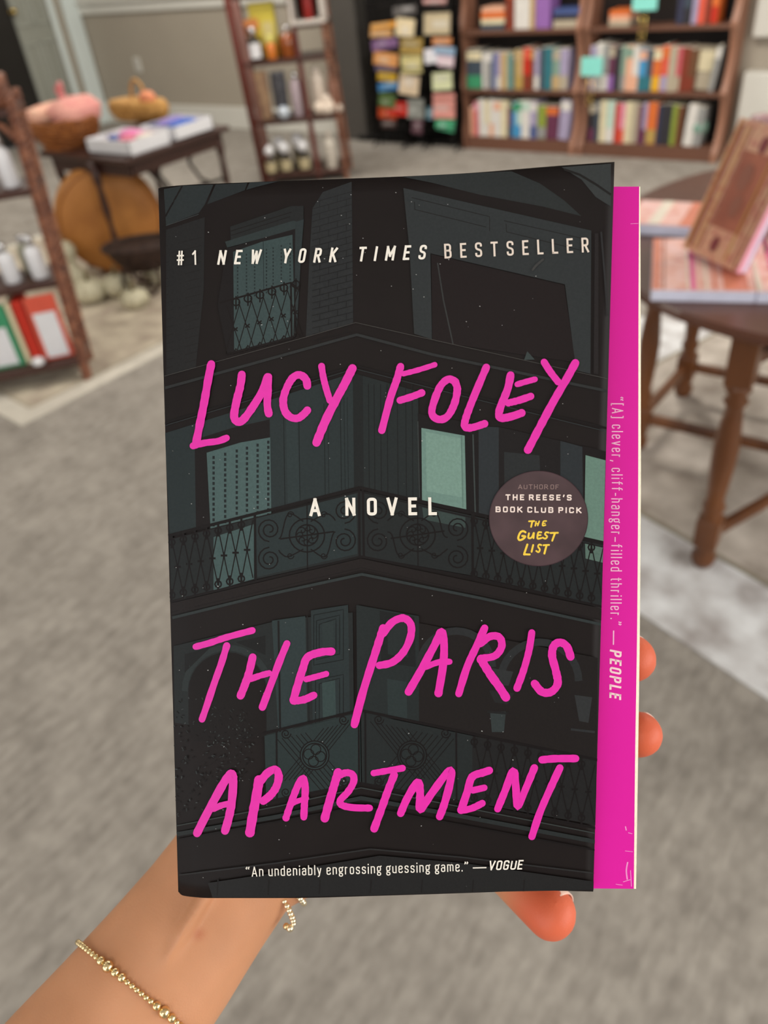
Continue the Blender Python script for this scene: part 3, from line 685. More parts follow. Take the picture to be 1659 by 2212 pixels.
# middle shelf goods
q = E2(.095, .06, Z2[1]); b = MB(); b.box(q + V(0, 0, .15), (.085, .05, .30), u=u2, v=v2, w=V(0, 0, 1), bev=.01)
tag(b.build('packet', mat('kraft paper', (166, 136, 104), .7, scale=18, rgb2=(134, 104, 84))), 'tall kraft brown packet on the middle shelf beside the red post', 'packet')
q = E2(.215, .05, Z2[1]); t = thing('candle_holder', 'dark grey carved candle holder with a clear glass ball on it', 'candle holder', q)
b = MB(); b.lathe(q, [(.045, 0), (.05, .01), (.03, .03), (.025, .05), (.05, .075), (.052, .18), (.056, .20), (.05, .26), (.055, .28), (.052, .285)], n=20); b.build('holder', mat('charcoal carved pattern', (86, 86, 92), .5, rgb2=(50, 50, 56), scale=60, kind='voronoi'), t)
b = MB(); b.ball(E2(.235, -.02, Z2[1] + .045), .042, 18); b.build('glass_ball', mat('pale blue glass ball', (190, 200, 212), .08, spec=.8), t)
bottle('bottle', 'pale lilac bottle on the middle shelf left of the divider', 'bottle', E2(.325, .07, Z2[1]), .04, .27, mat('pale lilac', (190, 172, 180), .35), m_silver, None, None, .12)
bottle('vase', 'tall cream vase on the middle shelf right of the divider', 'vase', E2(.475, .10, Z2[1]), .05, .29, mat('cream glaze', (214, 200, 186), .3), mat('cream glaze lid', (220, 208, 196), .3), None, None, .12)
bottle('jar', 'small pinkish cream jar beside the tall cream vase', 'jar', E2(.565, .16, Z2[1]), .035, .26, mat('pinkish cream', (196, 160, 146), .4), mat('blush lid', (214, 188, 176), .4), None, None, .2)
b = MB(); q = E2(.53, .03, Z2[1])
for (s, d, z, rr) in ((-.05, 0, .045, .045), (.045, 0, .045, .045), (0, .01, .085, .04), (.0, -.02, .04, .04), (.08, -.01, .035, .03)): b.ball(q + u2 * s + v2 * d + V(0, 0, z), rr, 10)
tag(b.build('soap_bundle', mat('cream soap wax', (222, 206, 190), .5, var=.12, scale=30)), 'rounded cream bundle at the front of the middle shelf, right', 'decoration')
# bottom shelf bottles
for (s, d, h, lb) in ((.055, .035, .19, 'nearest the dark red post'), (.165, .05, .20, 'second from the dark red post, front'), (.115, .15, .22, 'behind the two nearest the post'), (.255, .15, .23, 'at the back beside the divider'), (.30, .055, .20, 'in front of the divider post')):
    bottle('bottle', 'dark olive bottle with round white cap ' + lb, 'bottle', E2(s, d, Z2[0]), .046, h, m_dkglass, m_wglaze, m_lblcream, 'white-capped bottles on the bottom shelf', .40, True)
bottle('bottle', 'tall frosted white bottle at the bottom right of the red unit', 'bottle', E2(.50, .04, Z2[0]), .04, .24, mat('frosted white glass', (204, 196, 184), .3), mat('frosted white cap', (190, 180, 168), .4), None, None, .15)

# ------------------------------------------------------------------ left side table
m_tbl = mat('dark brown side table wood', (66, 42, 36), 0.35, var=.3, scale=7)
TX0, TX1, TY0, TY1, TZ = -4.14, -3.42, 2.54, 3.28, .645
r = thing('side_table', 'dark wooden side table with scrolled iron brackets by the left wall', 'table', V((TX0 + TX1) / 2, (TY0 + TY1) / 2, 0))
b = MB(); b.box(((TX0 + TX1) / 2, (TY0 + TY1) / 2, TZ - .014), (TX1 - TX0, TY1 - TY0, .026), bev=.008); b.build('tabletop', m_tbl, r)
b = MB(); b.box(((TX0 + TX1) / 2, TY0 + .05, TZ - .062), (TX1 - TX0 - .08, .02, .07)); b.box(((TX0 + TX1) / 2, TY1 - .05, TZ - .062), (TX1 - TX0 - .08, .02, .07))
b.box((TX0 + .05, (TY0 + TY1) / 2, TZ - .062), (.02, TY1 - TY0 - .1, .07)); b.box((TX1 - .05, (TY0 + TY1) / 2, TZ - .062), (.02, TY1 - TY0 - .1, .07)); b.build('apron', m_tbl, r)
def turned_leg(b, p, z1, r0=.02):
    prof = [(r0 * .7, 0), (r0 * .95, .03), (r0 * .55, .06), (r0 * .8, .10), (r0 * 1.05, z1 * .3), (r0 * .6, z1 * .45), (r0 * .62, z1 * .5), (r0 * 1.05, z1 * .6), (r0 * .7, z1 * .78), (r0 * 1.1, z1 * .84), (r0 * 1.1, z1)]
    b.lathe(p, prof, n=12)
for p in ((-3.72, 2.50 + .06), (TX0 + .05, TY0 + .06), (TX0 + .05, TY1 - .05), (TX1 - .06, TY1 - .05)):
    b = MB(); turned_leg(b, V(p[0], p[1], 0), TZ - .026, .021); b.build('leg', m_tbl, r)
m_iron = mat('black wrought iron', (34, 26, 24), .5, .4, var=.2)
b = MB()
def scroll(cx_, cy_, z, k, s=1):
    pts = [V(cx_, cy_ + s * (.02 + k * (1 - math.exp(-t * .25)) * math.cos(t * .55)), z + k * (1 - math.exp(-t * .25)) * math.sin(t * .55)) for t in range(15)]
    return pts
for cyy in (2.86, 3.08):
    b.tube([V(TX1 - .05, cyy - .06, .60), V(TX1 - .05, cyy - .10, .52), V(TX1 - .05, cyy - .04, .42), V(TX1 - .05, cyy + .03, .38)], .010, 7)
b.tube([V(TX1 - .05, 2.66, .61), V(TX1 - .05, 2.74, .50), V(TX1 - .05, 2.80, .40), V(TX1 - .05, 3.2, .38)], .010, 7)
b.build('iron_scroll', m_iron, r)
# basket with pink cushions
m_bask = mat('orange brown wicker', (176, 108, 50), .6, scale=50, rgb2=(104, 52, 18), bump=.6)
q = at(140, 318, TZ) + V(-.03, .06, 0); q.z = TZ
t = thing('wicker_basket', 'orange brown round wicker basket on the left side table', 'basket', q)
b = MB()
for i in range(9):
    z = .008 + i * .0155; rr = .150 + .065 * (i / 8) ** .7
    b.tube([q + V(rr * math.cos(a * math.pi / 14), rr * .8 * math.sin(a * math.pi / 14), z + .004 * math.sin(a * 1.57 + i * 3.14)) for a in range(28)], .0095, 6, close=True)
b.lathe(q, [(.145, .0), (.145, .006), (.02, .008)], n=24)
b.build('basket_weave', m_bask, t)
b = MB()
for k in range(28):
    a = k * math.pi / 14; b.tube([q + V(.143 * math.cos(a), .143 * .8 * math.sin(a), 0), q + V(.20 * math.cos(a), .20 * .8 * math.sin(a), .07), q + V(.217 * math.cos(a), .217 * .8 * math.sin(a), .135)], .005, 5)
b.build('basket_stake', m_bask, t)
m_pink = mat('pale coral cloth', (236, 176, 160), .8, scale=12, rgb2=(222, 146, 140)); 
def cushion(c, sx, sy, sz, label, mt, seed=0, name='cushion', cat='cushion'):
    bm = bmesh.new(); bmesh.ops.create_uvsphere(bm, u_segments=24, v_segments=14, radius=1)
    rnd = random.Random(seed); ph = [rnd.uniform(0, 6) for _ in range(4)]
    b = MB(); vs = []
    for p in bm.verts:
        k = 1 + .06 * math.sin(5 * p.co.x + ph[0]) + .06 * math.sin(6 * p.co.y + ph[1]) + .04 * math.sin(9 * p.co.z + ph[2])
        vs.append(Vector(c) + V(p.co.x * sx * k, p.co.y * sy * k, (abs(p.co.z) ** .8 * (1 if p.co.z > 0 else -1)) * sz * k))
    bm.verts.index_update()
    b.add(vs, [[q_.index for q_ in f.verts] for f in bm.faces], smooth=True); bm.free()
    return tag(b.build(name, mt), label, cat)
cushion(q + V(-.10, .0, .155), .12, .13, .045, 'pale peach cloth heap on the left side of the wicker basket', mat('pale peach cloth', (240, 194, 168), .8, scale=12, rgb2=(230, 160, 140)), 1, 'cloth_bundle', 'cloth')
cushion(q + V(.095, .03, .165), .125, .14, .065, 'coral pink cloth heap on the right side of the wicker basket', m_pink, 2, 'cloth_bundle', 'cloth')
b = MB(); qq = q + V(-.06, .08, .19); b.tube([qq, qq + V(0, 0, .03), qq + V(-.015, .0, .065), qq + V(.01, 0, .085), qq + V(.02, 0, .06)], [.03, .02, .022, .018, .01], 10)
tag(b.build('ribbon_knot', mat('dusty pink ribbon', (204, 126, 126), .7)), 'dusty pink twisted ribbon knot standing up from the basket', 'ribbon')
# straw bag
q = at(305, 257, TZ); t = thing('straw_bag', 'tan straw bag with a loop handle behind the white boxes', 'bag', q)
m_straw = mat('tan straw', (206, 158, 92), .8, scale=40, rgb2=(160, 112, 52))
b = MB(); secs = []
for i in range(8):
    k = i / 7; rr = .175 + .04 * math.sin(k * 2.6); secs.append((q + V(0, 0, .002 + k * .10), V(rr * 1.15, 0, 0), V(0, rr * .5, 0)))
secs.append((q + V(0, 0, .112), V(.14, 0, 0), V(0, .06, 0))); b.loft(secs, 28); b.build('bag_body', m_straw, t)
b = MB(); b.tube([q + V(.065 * math.cos(a * math.pi / 10) + .03, 0, .10 + .11 * math.sin(a * math.pi / 10)) for a in range(11)], .009, 8); b.build('handle', m_straw, t)
b = MB(); b.ball(q + V(.13, -.02, .12), .055, 12, sc=(1.1, .8, .7)); tag(b.build('cloth_bundle', mat('orange pink cloth', (232, 148, 108), .8)), 'orange pink cloth tucked in the right end of the straw bag', 'cloth')
# white boxes
m_box = mat('white card box', (226, 226, 230), .5, var=.05)
m_boxs = mat('white card box inside', (206, 200, 204), .6, var=.05)
def open_box(x0, x1, y0, y1, h, label):
    c = V((x0 + x1) / 2, (y0 + y1) / 2, TZ); t = thing('display_box', label, 'box', c)
    b = MB(); w_ = .006
    b.box(c + V(0, 0, .003), (x1 - x0, y1 - y0, .006)); b.box((x0 + w_ / 2, c.y, TZ + h / 2), (w_, y1 - y0, h)); b.box((x1 - w_ / 2, c.y, TZ + h / 2), (w_, y1 - y0, h))
    b.box((c.x, y0 + w_ / 2, TZ + h / 2), (x1 - x0, w_, h)); b.box((c.x, y1 - w_ / 2, TZ + h / 2), (x1 - x0, w_, h)); b.build('tray', m_box, t)
    b = MB(); b.box(c + V(0, 0, .03), (x1 - x0 - .014, y1 - y0 - .014, .03)); b.build('tissue_filling', m_boxs, t)
    return c
c1_ = open_box(-3.78, -3.44, 2.60, 2.86, .065, 'open white box with pink and cream pieces at the near table corner')
c2_ = open_box(-3.70, -3.44, 2.90, 3.18, .065, 'open white box with blue and violet pieces behind the nearer one')
for (dx, dy, dz, sx, sy, sz, rgb, nm) in ((-.02, .05, .055, .08, .04, .022, (232, 132, 186), 'bright pink soft piece'), (.03, -.02, .05, .05, .035, .018, (222, 130, 150), 'rose pink soft piece'), (-.06, -.03, .05, .035, .03, .02, (104, 116, 168), 'dusty blue soft piece'), (.10, .04, .05, .06, .05, .016, (222, 210, 196), 'cream soft piece'), (-.12, .03, .05, .05, .04, .014, (196, 186, 190), 'pale grey soft piece')):
    cushion(c1_ + V(dx, dy, dz), sx, sy, sz, nm + ' in the nearer white box', mat('felt ' + nm, rgb, .9), 5, 'soft_toy', 'soft toy')
for (dx, dy, dz, sx, sy, sz, rgb, nm) in ((.05, 0, .055, .07, .09, .02, (66, 100, 184), 'royal blue folded piece'), (-.06, .02, .055, .06, .09, .022, (138, 124, 186), 'violet folded piece'), (-.09, -.07, .05, .035, .035, .018, (84, 84, 130), 'navy folded piece')):
    cushion(c2_ + V(dx, dy, dz), sx, sy, sz, nm + ' in the farther white box', mat('felt ' + nm, rgb, .9), 8, 'cloth_bundle', 'cloth')
# pouf / round wooden drum standing on edge
m_pouf = mat('tan orange leather', (190, 128, 62), .55, scale=4, rgb2=(158, 100, 44)); m_poufp = mat('tan leather piping', (150, 92, 40), .5)
f_ = V(.826, -.565, 0).normalized(); s_ = V(.565, .826, 0); R_ = .285
pc = V(-3.865, 2.665, R_ + .004)
t = thing('round_pouf', 'large round tan leather pouf standing on edge under the side table', 'pouf', V(pc.x, pc.y, 0))
prof = [(0.001, -.11), (R_ * .6, -.11), (R_ * .88, -.10), (R_ * .97, -.075), (R_, -.03), (R_, .03), (R_ * .97, .075), (R_ * .88, .10), (R_ * .6, .108), (.001, .11)]
b = MB(); b.lathe(pc, prof, n=48, axis=f_); b.build('cushion_body', m_pouf, t)
b = MB()
for k in (-1, 1): b.tube([pc + f_ * k * .092 + (s_ * math.cos(a * math.pi / 24) + V(0, 0, 1) * math.sin(a * math.pi / 24)) * R_ * .92 for a in range(48)], .007, 6, close=True)
b.build('piping', m_poufp, t)
# white gourds on the floor
m_gourd = mat('chalk white gourd', (214, 208, 182), .6, scale=8, rgb2=(180, 174, 148)); m_stem = mat('dry stem', (120, 108, 78), .8)
def gourd(c, r, sq, label, ribs=9, tall=False):
    c = Vector(c); t = thing('white_pumpkin', label, 'pumpkin', c, None)
    b = MB(); vs = []; N, M = 36, 14
    for i in range(M + 1):
        ph = math.pi * i / M
        for k in range(N):
            th = 2 * math.pi * k / N; rr = r * (1 + .09 * math.cos(ribs * th) * math.sin(ph)) * math.sin(ph)
            vs.append(c + V(rr * math.cos(th), rr * math.sin(th), r * sq * (1 - math.cos(ph) * (1 - .15 * (abs(math.sin(ph)) < .3)))))
    b.add(vs, [(i * N + k, (i + 1) * N + k, (i + 1) * N + (k + 1) % N, i * N + (k + 1) % N) for i in range(M) for k in range(N)], smooth=True); b.build('body', m_gourd, t)
    b = MB(); top = c + V(0, 0, 2 * r * sq - .01); b.tube([top, top + V(.004, 0, .03), top + V(.016, 0, .05)], [.012, .008, .010], 8); b.build('stem', m_stem, t)
gp = at(203, 652); gourd(gp, .088, .72, 'ribbed white pumpkin on the floor, front left of the pouf')
gp = at(262, 640); gourd(gp, .078, .8, 'ribbed white pumpkin on the floor, beside the front left one')
gp = at(297, 664); gourd(gp, .07, .7, 'smaller white pumpkin on the floor in front of the iron cart')
gp = at(355, 610); gourd(gp, .085, .75, 'white pumpkin on the floor partly behind the held book')
q = at(168, 622); t = thing('gourd', 'tall necked white gourd beside the twisted post', 'gourd', q)
b = MB(); b.lathe(q, [(.04, 0), (.07, .02), (.078, .06), (.06, .10), (.036, .135), (.04, .16), (.055, .19), (.056, .22), (.036, .25), (.004, .262)], n=20); b.build('body', m_gourd, t)
b = MB(); b.tube([q + V(0, 0, .255), q + V(.005, 0, .285)], .008, 6); b.build('stem', m_stem, t)
# iron cart with wheels
q = at(300, 668); q = V(-3.42, 2.49, 0); t = thing('iron_cart', 'dark iron basket cart on spoked wheels beside the pouf', 'cart', q)
m_rust = mat('rusty dark iron', (78, 58, 50), .7, .3, scale=30, rgb2=(40, 28, 24))
ax = V(.75, .66, 0).normalized(); bx_ = V(-.66, .75, 0)
b = MB()
secs = [(q + V(0, 0, .12 + .13 * k), ax * (.09 + .10 * k ** .6), bx_ * (.06 + .07 * k ** .6)) for k in (0, .25, .5, .75, 1)]
b.loft(secs, 24); b.tube([q + V(0, 0, .25) + ax * .192 * math.cos(a * math.pi / 16) + bx_ * .132 * math.sin(a * math.pi / 16) for a in range(32)], .012, 7, close=True); b.build('basin', m_rust, t)
for sgn in (-1, 1):
    b = MB(); wc = q + bx_ * sgn * .10 + ax * -.02 + V(0, 0, .105)
    b.tube([wc + (ax * math.cos(a * math.pi / 14) + V(0, 0, 1) * math.sin(a * math.pi / 14)) * .095 for a in range(28)], .0095, 7, close=True)
    for k in range(6): 
        a = k * math.pi / 3; b.tube([wc, wc + (ax * math.cos(a) + V(0, 0, 1) * math.sin(a)) * .095], .004, 5)
    b.lathe(wc - bx_ * .015, [(.016, 0), (.016, .03)], n=10, axis=bx_); b.build('wheel', m_rust, t)
b = MB(); b.tube([q + ax * .15 + V(0, 0, .2), q + ax * .24 + V(0, 0, .3), q + ax * .28 + V(0, 0, .42)], .008, 7)
b.tube([q + ax * .12 + V(0, 0, .14), q + ax * .20 + V(0, 0, .04), q + ax * .22 + V(0, 0, .004)], .009, 7); b.build('handle', m_rust, t)

# ------------------------------------------------------------------ right gateleg table with keepsake boxes
m_gate = mat('honey brown turned oak', (124, 76, 42), 0.3, scale=5, rgb2=(70, 40, 24), stretch=(1, 1, .3))
m_gtop = mat('dark brown polished table top', (98, 62, 48), 0.3, scale=3, rgb2=(72, 42, 32), stretch=(1, .2, 1))
tc_ = V(-.20, 2.30, 0); TT = .72
r = thing('gateleg_table', 'oval dark brown gateleg table with turned legs on the white rug', 'table', tc_)
b = MB(); N = 64; rx, ry = .62, .72
secs = [(tc_ + V(0, 0, z), V(rx * k, 0, 0), V(0, ry * k, 0)) for z, k in ((TT - .026, .985), (TT - .02, 1.0), (TT - .008, 1.0), (TT, .99))]
b.loft(secs, N, smooth=False); b.build('tabletop', m_gtop, r)
def gate_leg(px_, py_, r0=.026):
    b = MB(); h = TT - .026
    b.box((px_, py_, .12), (.058, .058, .085), bev=.004); b.box((px_, py_, h - .07), (.06, .06, .15), bev=.004)
    b.lathe(V(px_, py_, 0), [(.02, 0), (.03, .02), (.032, .04), (.02, .055), (.028, .07), (.025, .086)], n=16)
    zs = [(a_ * 1.22, b_) for a_, b_ in [(.020, .155), (.026, .165), (.017, .18), (.024, .20), (.017, .225), (.020, .26), (.024, .33), (.025, .38), (.021, .44), (.016, .49), (.024, .505), (.016, .52), (.025, .535), (.020, h - .14)]]
    b.lathe(V(px_, py_, 0), zs, n=16)
    return b.build('leg', m_gate, r)
LEGS = [(-.298, 1.692), (-.65, 2.155), (-.63, 2.55), (.20, 2.155), (.20, 2.55)]
for p in LEGS: gate_leg(*p)
def rail(p, q, z, s=.024, nm='stretcher', mm=None): 
    b = MB(); p = V(p[0], p[1], z); q = V(q[0], q[1], z); d = (q - p); b.box((p + q) / 2, (d.length - .046, s, s * 1.2), u=d.normalized(), w=V(0, 0, 1), bev=.003); b.build(nm, mm or m_gate, r)
rail(LEGS[1], LEGS[3], .12); rail(LEGS[2], LEGS[4], .12); rail(LEGS[1], LEGS[2], .12); rail(LEGS[3], LEGS[4], .12)
g1 = (-.10, 2.155)
rail(LEGS[0], g1, .105); rail(LEGS[0], g1, .60)
b = MB(); b.box((-.10, 2.175, .36), (.035, .035, .60), bev=.003); b.build('gate_post', m_gate, r)
for i_, j_ in ((1, 3), (2, 4), (1, 2), (3, 4)): rail(LEGS[i_], LEGS[j_], .64, .05, 'apron', m_gtop)

def print_mat(name, base, second, third, scale=26, bands=None):
    mt = bpy.data.materials.new(name); mt.use_nodes = True; nt = mt.node_tree; bs = nt.nodes['Principled BSDF']; bs.inputs['Roughness'].default_value = .35
    tc = nt.nodes.new('ShaderNodeTexCoord'); v = nt.nodes.new('ShaderNodeTexVoronoi'); v.inputs['Scale'].default_value = scale
    n = nt.nodes.new('ShaderNodeTexNoise'); n.inputs['Scale'].default_value = scale * .8
    nt.links.new(tc.outputs['Object'], v.inputs['Vector']); nt.links.new(tc.outputs['Object'], n.inputs['Vector'])
    rp = nt.nodes.new('ShaderNodeValToRGB'); e = rp.color_ramp.elements; e[0].position = .15; e[0].color = (*L3(third), 1); e[1].position = .55; e[1].color = (*L3(base), 1); q = e.new(.32); q.color = (*L3(second), 1)
    nt.links.new(v.outputs['Distance'], rp.inputs['Fac'])
    mx = nt.nodes.new('ShaderNodeMix'); mx.data_type = 'RGBA'; mx.inputs[7].default_value = (*L3(second), 1)
    nt.links.new(n.outputs['Fac'], mx.inputs[0]); nt.links.new(rp.outputs['Color'], mx.inputs[6]); nt.links.new(mx.outputs[2], bs.inputs['Base Color'])
    return mt
m_floral = print_mat('floral paper rose', (214, 176, 140), (206, 140, 118), (150, 70, 72), 60)
m_floral2 = print_mat('floral paper blush', (240, 204, 206), (230, 176, 160), (206, 110, 130), 30)
m_stripe = mat('hot pink stripe', (226, 100, 160), .4); m_ostripe = mat('salmon stripe', (216, 130, 104), .4); m_terr = mat('terracotta print', (176, 104, 80), .45, scale=14, rgb2=(150, 84, 66)); m_plum = mat('plum print', (130, 52, 58), .4); m_boxw = mat('white box side', (214, 216, 236), .4); m_pinkedge = mat('pale pink book spine', (236, 164, 184), .4); m_creamp = mat('pale cream print', (232, 222, 206), .4)
def keepsake(corner, e, f, le, lf, h, label, deco):
    e = e.normalized(); n = V(0, 0, 1); f = (f - e * f.dot(e)).normalized()
    c = corner + e * le / 2 + f * lf / 2; t = thing('keepsake_book', label, 'book', c)
    b = MB(); b.box(c + n * h / 2, (le, lf, h), u=e, v=f, w=n, bev=.003); b.build('pages', m_boxw, t)
    b = MB(); b.box(c + n * (h + .0012), (le, lf, .0024), u=e, v=f, w=n); b.build('cover', m_floral2, t)
    b = MB(); ms = [m_ostripe, m_stripe, m_creamp, m_terr]
    for (a0, a1, mi) in deco: b.box(corner + e * (a0 + a1) / 2 + f * lf / 2 + n * (h + .0030), (a1 - a0, lf * .985, .0012), u=e, v=f, w=n, mi=mi)
    b.build('cover_stripes', ms, t); return t
eR = V(.946, .324, 0); fR = V(-.30, .954, 0)
cA = V(-.513, 1.665, TT)
keepsake(cA, eR, fR, .215, .33, .026, 'pink floral striped book lying flat at the front of the oval table', [(.0, .018, 0), (.024, .028, 3), (.075, .080, 2), (.082, .092, 1), (.112, .118, 2), (.130, .136, 0), (.15, .20, 0)])
keepsake(cA + eR.normalized() * .2165, eR, fR, .30, .33, .026, 'pink floral book lying flat at the right edge of the oval table', [(.0, .010, 2), (.035, .048, 1), (.10, .112, 1), (.15, .19, 0), (.23, .24, 1)])
cB = at(1392, 512, TT)
keepsake(V(cB.x - .12, cB.y, TT), V(1, .12, 0), V(-.12, 1, 0), .30, .20, .028, 'floral covered book lying flat behind the other flat ones', [(.02, .06, 3), (.12, .15, 2), (.2, .24, 0)])
# propped book
hb_ = TT + .0305
BL = at(1472, 545, hb_); BR = at(1588, 600, hb_)
best = None
for i in range(200):
    z = .9 + i * .002; TL = at(1597, 266, z); d = abs((TL - BL).normalized().dot((BR - BL).normalized()))
    if best is None or d < best[0]: best = (d, TL)
TL = best[1]; eu = (BR - BL); wv = (TL - BL); nrm = eu.cross(wv).normalized()
if nrm.dot(EYE - BL) < 0: nrm = -nrm
Wp, Hp = eu.length, wv.length; eu.normalize(); wv.normalize(); th = .030
t = thing('display_book', 'terracotta and pink floral book propped upright on the flat ones', 'book', (BL + BR) / 2)
cc = BL + eu * Wp / 2 + wv * Hp / 2
lift = V(0, 0, .012)
b = MB(); b.box(cc - nrm * th / 2 + lift, (Wp - .004, Hp - .006, th - .004), u=eu, v=wv, w=nrm); b.build('pages', m_boxw, t)
b = MB(); b.box(cc - nrm * .0015 + lift, (Wp, Hp, .003), u=eu, v=wv, w=nrm, bev=.001); b.box(cc - nrm * (th - .001) + lift, (Wp, Hp, .003), u=eu, v=wv, w=nrm, mi=1, bev=.001)
b.box(cc + eu * (Wp / 2 + .001) - nrm * .006 + lift, (.003, Hp, .013), u=eu, v=wv, w=nrm, mi=1); b.build('cover', [m_floral, m_pinkedge], t)
b = MB()
def dec(x0, x1, y0, y1, mi, k=.0008): b.box(BL + lift + eu * (x0 + x1) / 2 * Wp + wv * (y0 + y1) / 2 * Hp + nrm * k, ((x1 - x0) * Wp, (y1 - y0) * Hp, .0012), u=eu, v=wv, w=nrm, mi=mi)
dec(.30, .80, .24, .80, 0); dec(.20, .215, .04, .96, 1, .001); dec(.27, .28, .04, .96, 2, .001); dec(.74, .755, .04, .96, 1, .0016); dec(.07, .11, .04, .96, 0, .0006); dec(.045, .06, .02, .98, 1, .001); dec(.93, .945, .02, .98, 2, .001); dec(.12, .13, .04, .96, 2, .001); dec(.86, .87, .04, .96, 2, .001)
for (x, y, rr, mi) in ((.55, .86, .035, 3), (.50, .12, .035, 3), (.5, .62, .06, 2), (.55, .42, .05, 2), (.86, .94, .03, 1)):
    c_ = BL + lift + eu * x * Wp + wv * y * Hp + nrm * .0022
    b.prism([c_ + eu * rr * .32 * math.cos(a * math.pi / 8) + wv * rr * .5 * math.sin(a * math.pi / 8) for a in range(16)], nrm * .0006, mi)
b.build('cover_print', [m_terr, mat('mustard print', (196, 150, 60), .4), mat('brown rose print', (150, 92, 74), .4), m_plum], t)
# easel strut behind it
b = MB(); s0 = cc - nrm * (th + .002) + wv * .05; s1 = V(cc.x - nrm.x * .13, cc.y - nrm.y * .13, TT + .002)
foot = BL + eu * Wp * .5 - nrm * .02
b.tube([s0, s1], .004, 7); b.tube([V(s1.x, s1.y, TT + .004), s1 + eu * .04 + V(0, 0, .002)], .004, 7)
tag(b.build('easel_strut', m_dkwood), 'thin dark easel strut leaning behind the propped floral book', 'easel')
q = aty(1652, 262, 2.74); zb = TT + .001
b = MB(); hh = q.z + .02 - zb; b.lathe(V(q.x, 2.74, zb), [(.03, 0), (.034, .01), (.02, hh * .25), (.018, hh * .5), (.03, hh * .7), (.045, hh * .85), (.040, hh * .97), (.012, hh)], n=20)
tag(b.build('vase', mat('dusty mauve glaze', (168, 132, 136), .4, var=.15)), 'dusty mauve rounded vase behind the propped floral book', 'vase')

# ------------------------------------------------------------------ the held paperback
# page-block front plane, from four corner depths (real size 135 x 203 mm)
_c = [((345, 403), .21709), ((1380, 403), .21588), ((385, 1912), .22856)]
_A = np.array([[1, p[0], p[1]] for p, d in _c]); _bb = np.array([1 / d for p, d in _c]); PA, PB_, PC = np.linalg.solve(_A, _bb)
def plane_d(px, py): return 1.0 / (PA + PB_ * px + PC * py)
Q0, Q1, Q2 = cp(345, 403, plane_d(345, 403)), cp(1380, 403, plane_d(1380, 403)), cp(385, 1912, plane_d(385, 1912))
NB = (Q1 - Q0).cross(Q2 - Q0).normalized()
if NB.dot(EYE - Q0) < 0: NB = -NB                    # toward the reader
def onplane(px, py, off=0.0):
    rr = ray(px, py); return EYE + rr * ((Q0 + NB * off - EYE).dot(NB) / rr.dot(NB))
def hermite(pts):
    xs = np.array([p[0] for p in pts], float); ys = np.array([p[1] for p in pts], float)
    d = np.diff(ys) / np.diff(xs); ms = np.zeros(len(xs)); ms[0] = d[0]; ms[-1] = d[-1]
    for i in range(1, len(xs) - 1): ms[i] = 0 if d[i - 1] * d[i] <= 0 else 2 * d[i - 1] * d[i] / (d[i - 1] + d[i])
    def f(x):
        x = min(max(x, xs[0]), xs[-1]); i = min(int(np.searchsorted(xs, x, side='right')) - 1, len(xs) - 2); i = max(i, 0)
        h = xs[i + 1] - xs[i]; t = (x - xs[i]) / h
        return (2*t**3 - 3*t**2 + 1) * ys[i] + (t**3 - 2*t**2 + t) * h * ms[i] + (-2*t**3 + 3*t**2) * ys[i+1] + (t**3 - t**2) * h * ms[i+1]
    return f
KT = hermite([(0, .001), (.04, .006), (.26, .018), (.52, .032), (.67, .044), (.88, .064), (1, .075)])
KB = hermite([(0, .002), (.05, .016), (.2, .026), (.5, .022), (.8, .012), (1, .009)])
YT = hermite([(342, 407), (350, 404.5), (362, 403), (394, 400), (534, 393.8), (605, 391), (860, 381.5), (1002, 374.4), (1208, 358), (1328, 349.6)])
YB = hermite([(385, 1926), (393, 1934), (420, 1938), (450, 1940), (619, 1940), (820, 1935), (1065, 1927), (1152, 1923.5), (1282, 1926)])
def xl(y): return 342 + .0283 * (y - 407)
def xr(y): return 1327.5 - .0292 * (y - 350)
def cover_d(px, py):
    s = (px - xl(py)) / (xr(py) - xl(py)); t = min(max((py - 400) / 1526, 0), 1)
    s = min(max(s, 0), 1)
    k = (1 - t) * KT(s) + t * KB(s)
    return 1.0 / ((PA + PB_ * px + PC * py) * (1 + k))
def CVc(px, py, lift=0.0):
    py = min(py, YB(px) - .8); py = max(py, YT(px) + .8)
    px = min(max(px, xl(py) + .5), xr(py) - .8); return CV(px, py, lift)
def CV(px, py, lift=0.0): return cp(px, py, cover_d(px, py)) + NB * lift
BT = .020
book = thing('paperback_book', 'black paperback with hot pink lettering held up in front of the camera', 'book', onplane(860, 1900, -BT / 2))
m_coverink = attr_mat('printed cover ink', .5, .12, .07, 1400, bump=.05)
m_matteblack = mat('cover board dark', (38, 33, 32), .45, var=.1, scale=40)
m_magenta = mat('hot magenta coated page', (221, 28, 162), .35, var=.02, scale=10, spec=.25)
m_paper = mat('cream page block', (242, 232, 208), .8, scale=900, var=.15)
m_paperwhite = mat('white paper edge', (238, 222, 214), .7, var=.03)
